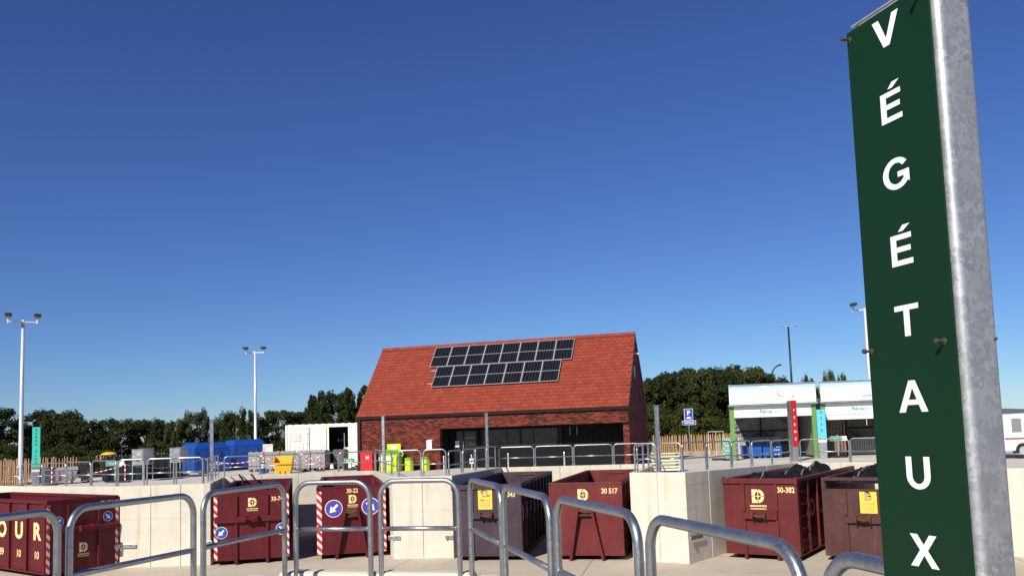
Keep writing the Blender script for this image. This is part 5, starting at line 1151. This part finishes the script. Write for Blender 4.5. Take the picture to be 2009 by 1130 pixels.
KN = {'round':'dark round-crowned tree','conical':'narrow pointed dark tree','feather':'feathery green tree','willow':'pale grey-green willow-like tree','roundmid':'mid-green round tree'}
for i, (x, y, h, wd, k) in enumerate(sorted(LT)): tree(k, x, y, h, wd*1.05, '%s behind the left fence, %s from the left' % (KN[k], ORD[i]), GL)
CT = [(-17.3,72,5.5,3.4),(-16.0,70,5.7,3.6),(-14.9,71.5,5.75,3.6),(-13.9,70,5.9,3.8),(-12.6,71,6.1,4.0),(-10.8,71,6.3,4.4),(-8.5,72,6.2,4.4)]
for i, (x, y, h, wd) in enumerate(CT): tree('conical' if i % 3 != 2 else 'round', x, y, h, wd*1.2, 'tall dark tree behind the white container, %s from the left' % ORD[i], 'tall trees left of the building')
RTs = [(9.9,66,5.5,4.2),(11.2,68,5.9,4.4),(12.2,66,6.0,4.4),(13.5,68,6.55,4.6),(14.6,66,6.2,4.4),(15.6,69,6.65,4.6),(16.4,66,6.3,4.4),(17.7,69,6.7,4.8),(18.6,67,6.3,4.6),(20.0,70,6.35,4.6),(21.4,72,6.2,4.4),(22.9,74,6.0,4.0),(24.4,76,5.7,3.6)]
for i, (x, y, h, wd) in enumerate(RTs): tree('round' if i % 4 else 'roundmid', x, y, h, wd*1.08, 'dark tree in the dense wood right of the building, %s from the left' % ORD[i], 'trees of the wood right of the building')
for i, (x, y, h, wd, lb_) in enumerate([(28.3,80,6.1,2.6,'left of the gap between the shelter banners'),(31.0,82,6.45,2.4,'above the right shelter banner, left of two'),(33.0,84,6.2,2.2,'above the right shelter banner, right of two'),(26.5,78,5.2,3.2,'behind the left shelter banner')]): tree('feather', x, y, h, wd, 'feathery treetop showing ' + lb_, 'treetops above the shelters')
# understorey
rnd = random.Random(11)
US = [(-40+2.3*i + rnd.uniform(-.5,.5), 55+rnd.uniform(-2,2), rnd.uniform(1.5,2.3), rnd.uniform(2.4,3.2)) for i in range(13)]
for i, (x, y, h, wd) in enumerate(US): tree('bush', x, y, h, wd, 'leafy shrub at the foot of the left trees, %s from the left' % ORD[i], 'shrubs at the foot of the left trees', 'shrub', 'shrub')
US = [(9.3+1.7*i + rnd.uniform(-.4,.4), 60+rnd.uniform(-1.5,1.5), rnd.uniform(2.4,3.6), rnd.uniform(2.6,3.4)) for i in range(10)]
for i, (x, y, h, wd) in enumerate(US): tree('bush', x, y, h, wd, 'shrub at the edge of the right wood, %s from the left' % ORD[i], 'shrubs at the edge of the right wood', 'shrub', 'shrub')
US = [(-13.5+1.9*i, 62+rnd.uniform(-1,1), rnd.uniform(2.2,3.0), rnd.uniform(2.6,3.2)) for i in range(3)]
for i, (x, y, h, wd) in enumerate(US): tree('bush', x, y, h, wd, 'shrub behind the white container, %s from the left' % ORD[i], 'shrubs behind the white container', 'shrub', 'shrub')
tree('bush', -27.2, 43.5, 1.25, 1.9, 'low green shrub behind the fence left of the turquoise sign', None, 'shrub', 'shrub')
tree('bush', -22.6, 44.5, 1.2, 1.7, 'low green shrub behind the fence right of the turquoise sign', None, 'shrub', 'shrub')
tree('bush', 8.0, 51.5, 1.9, 1.8, 'yellowish shrub against the right corner of the brick building', None, 'shrub', 'shrub')
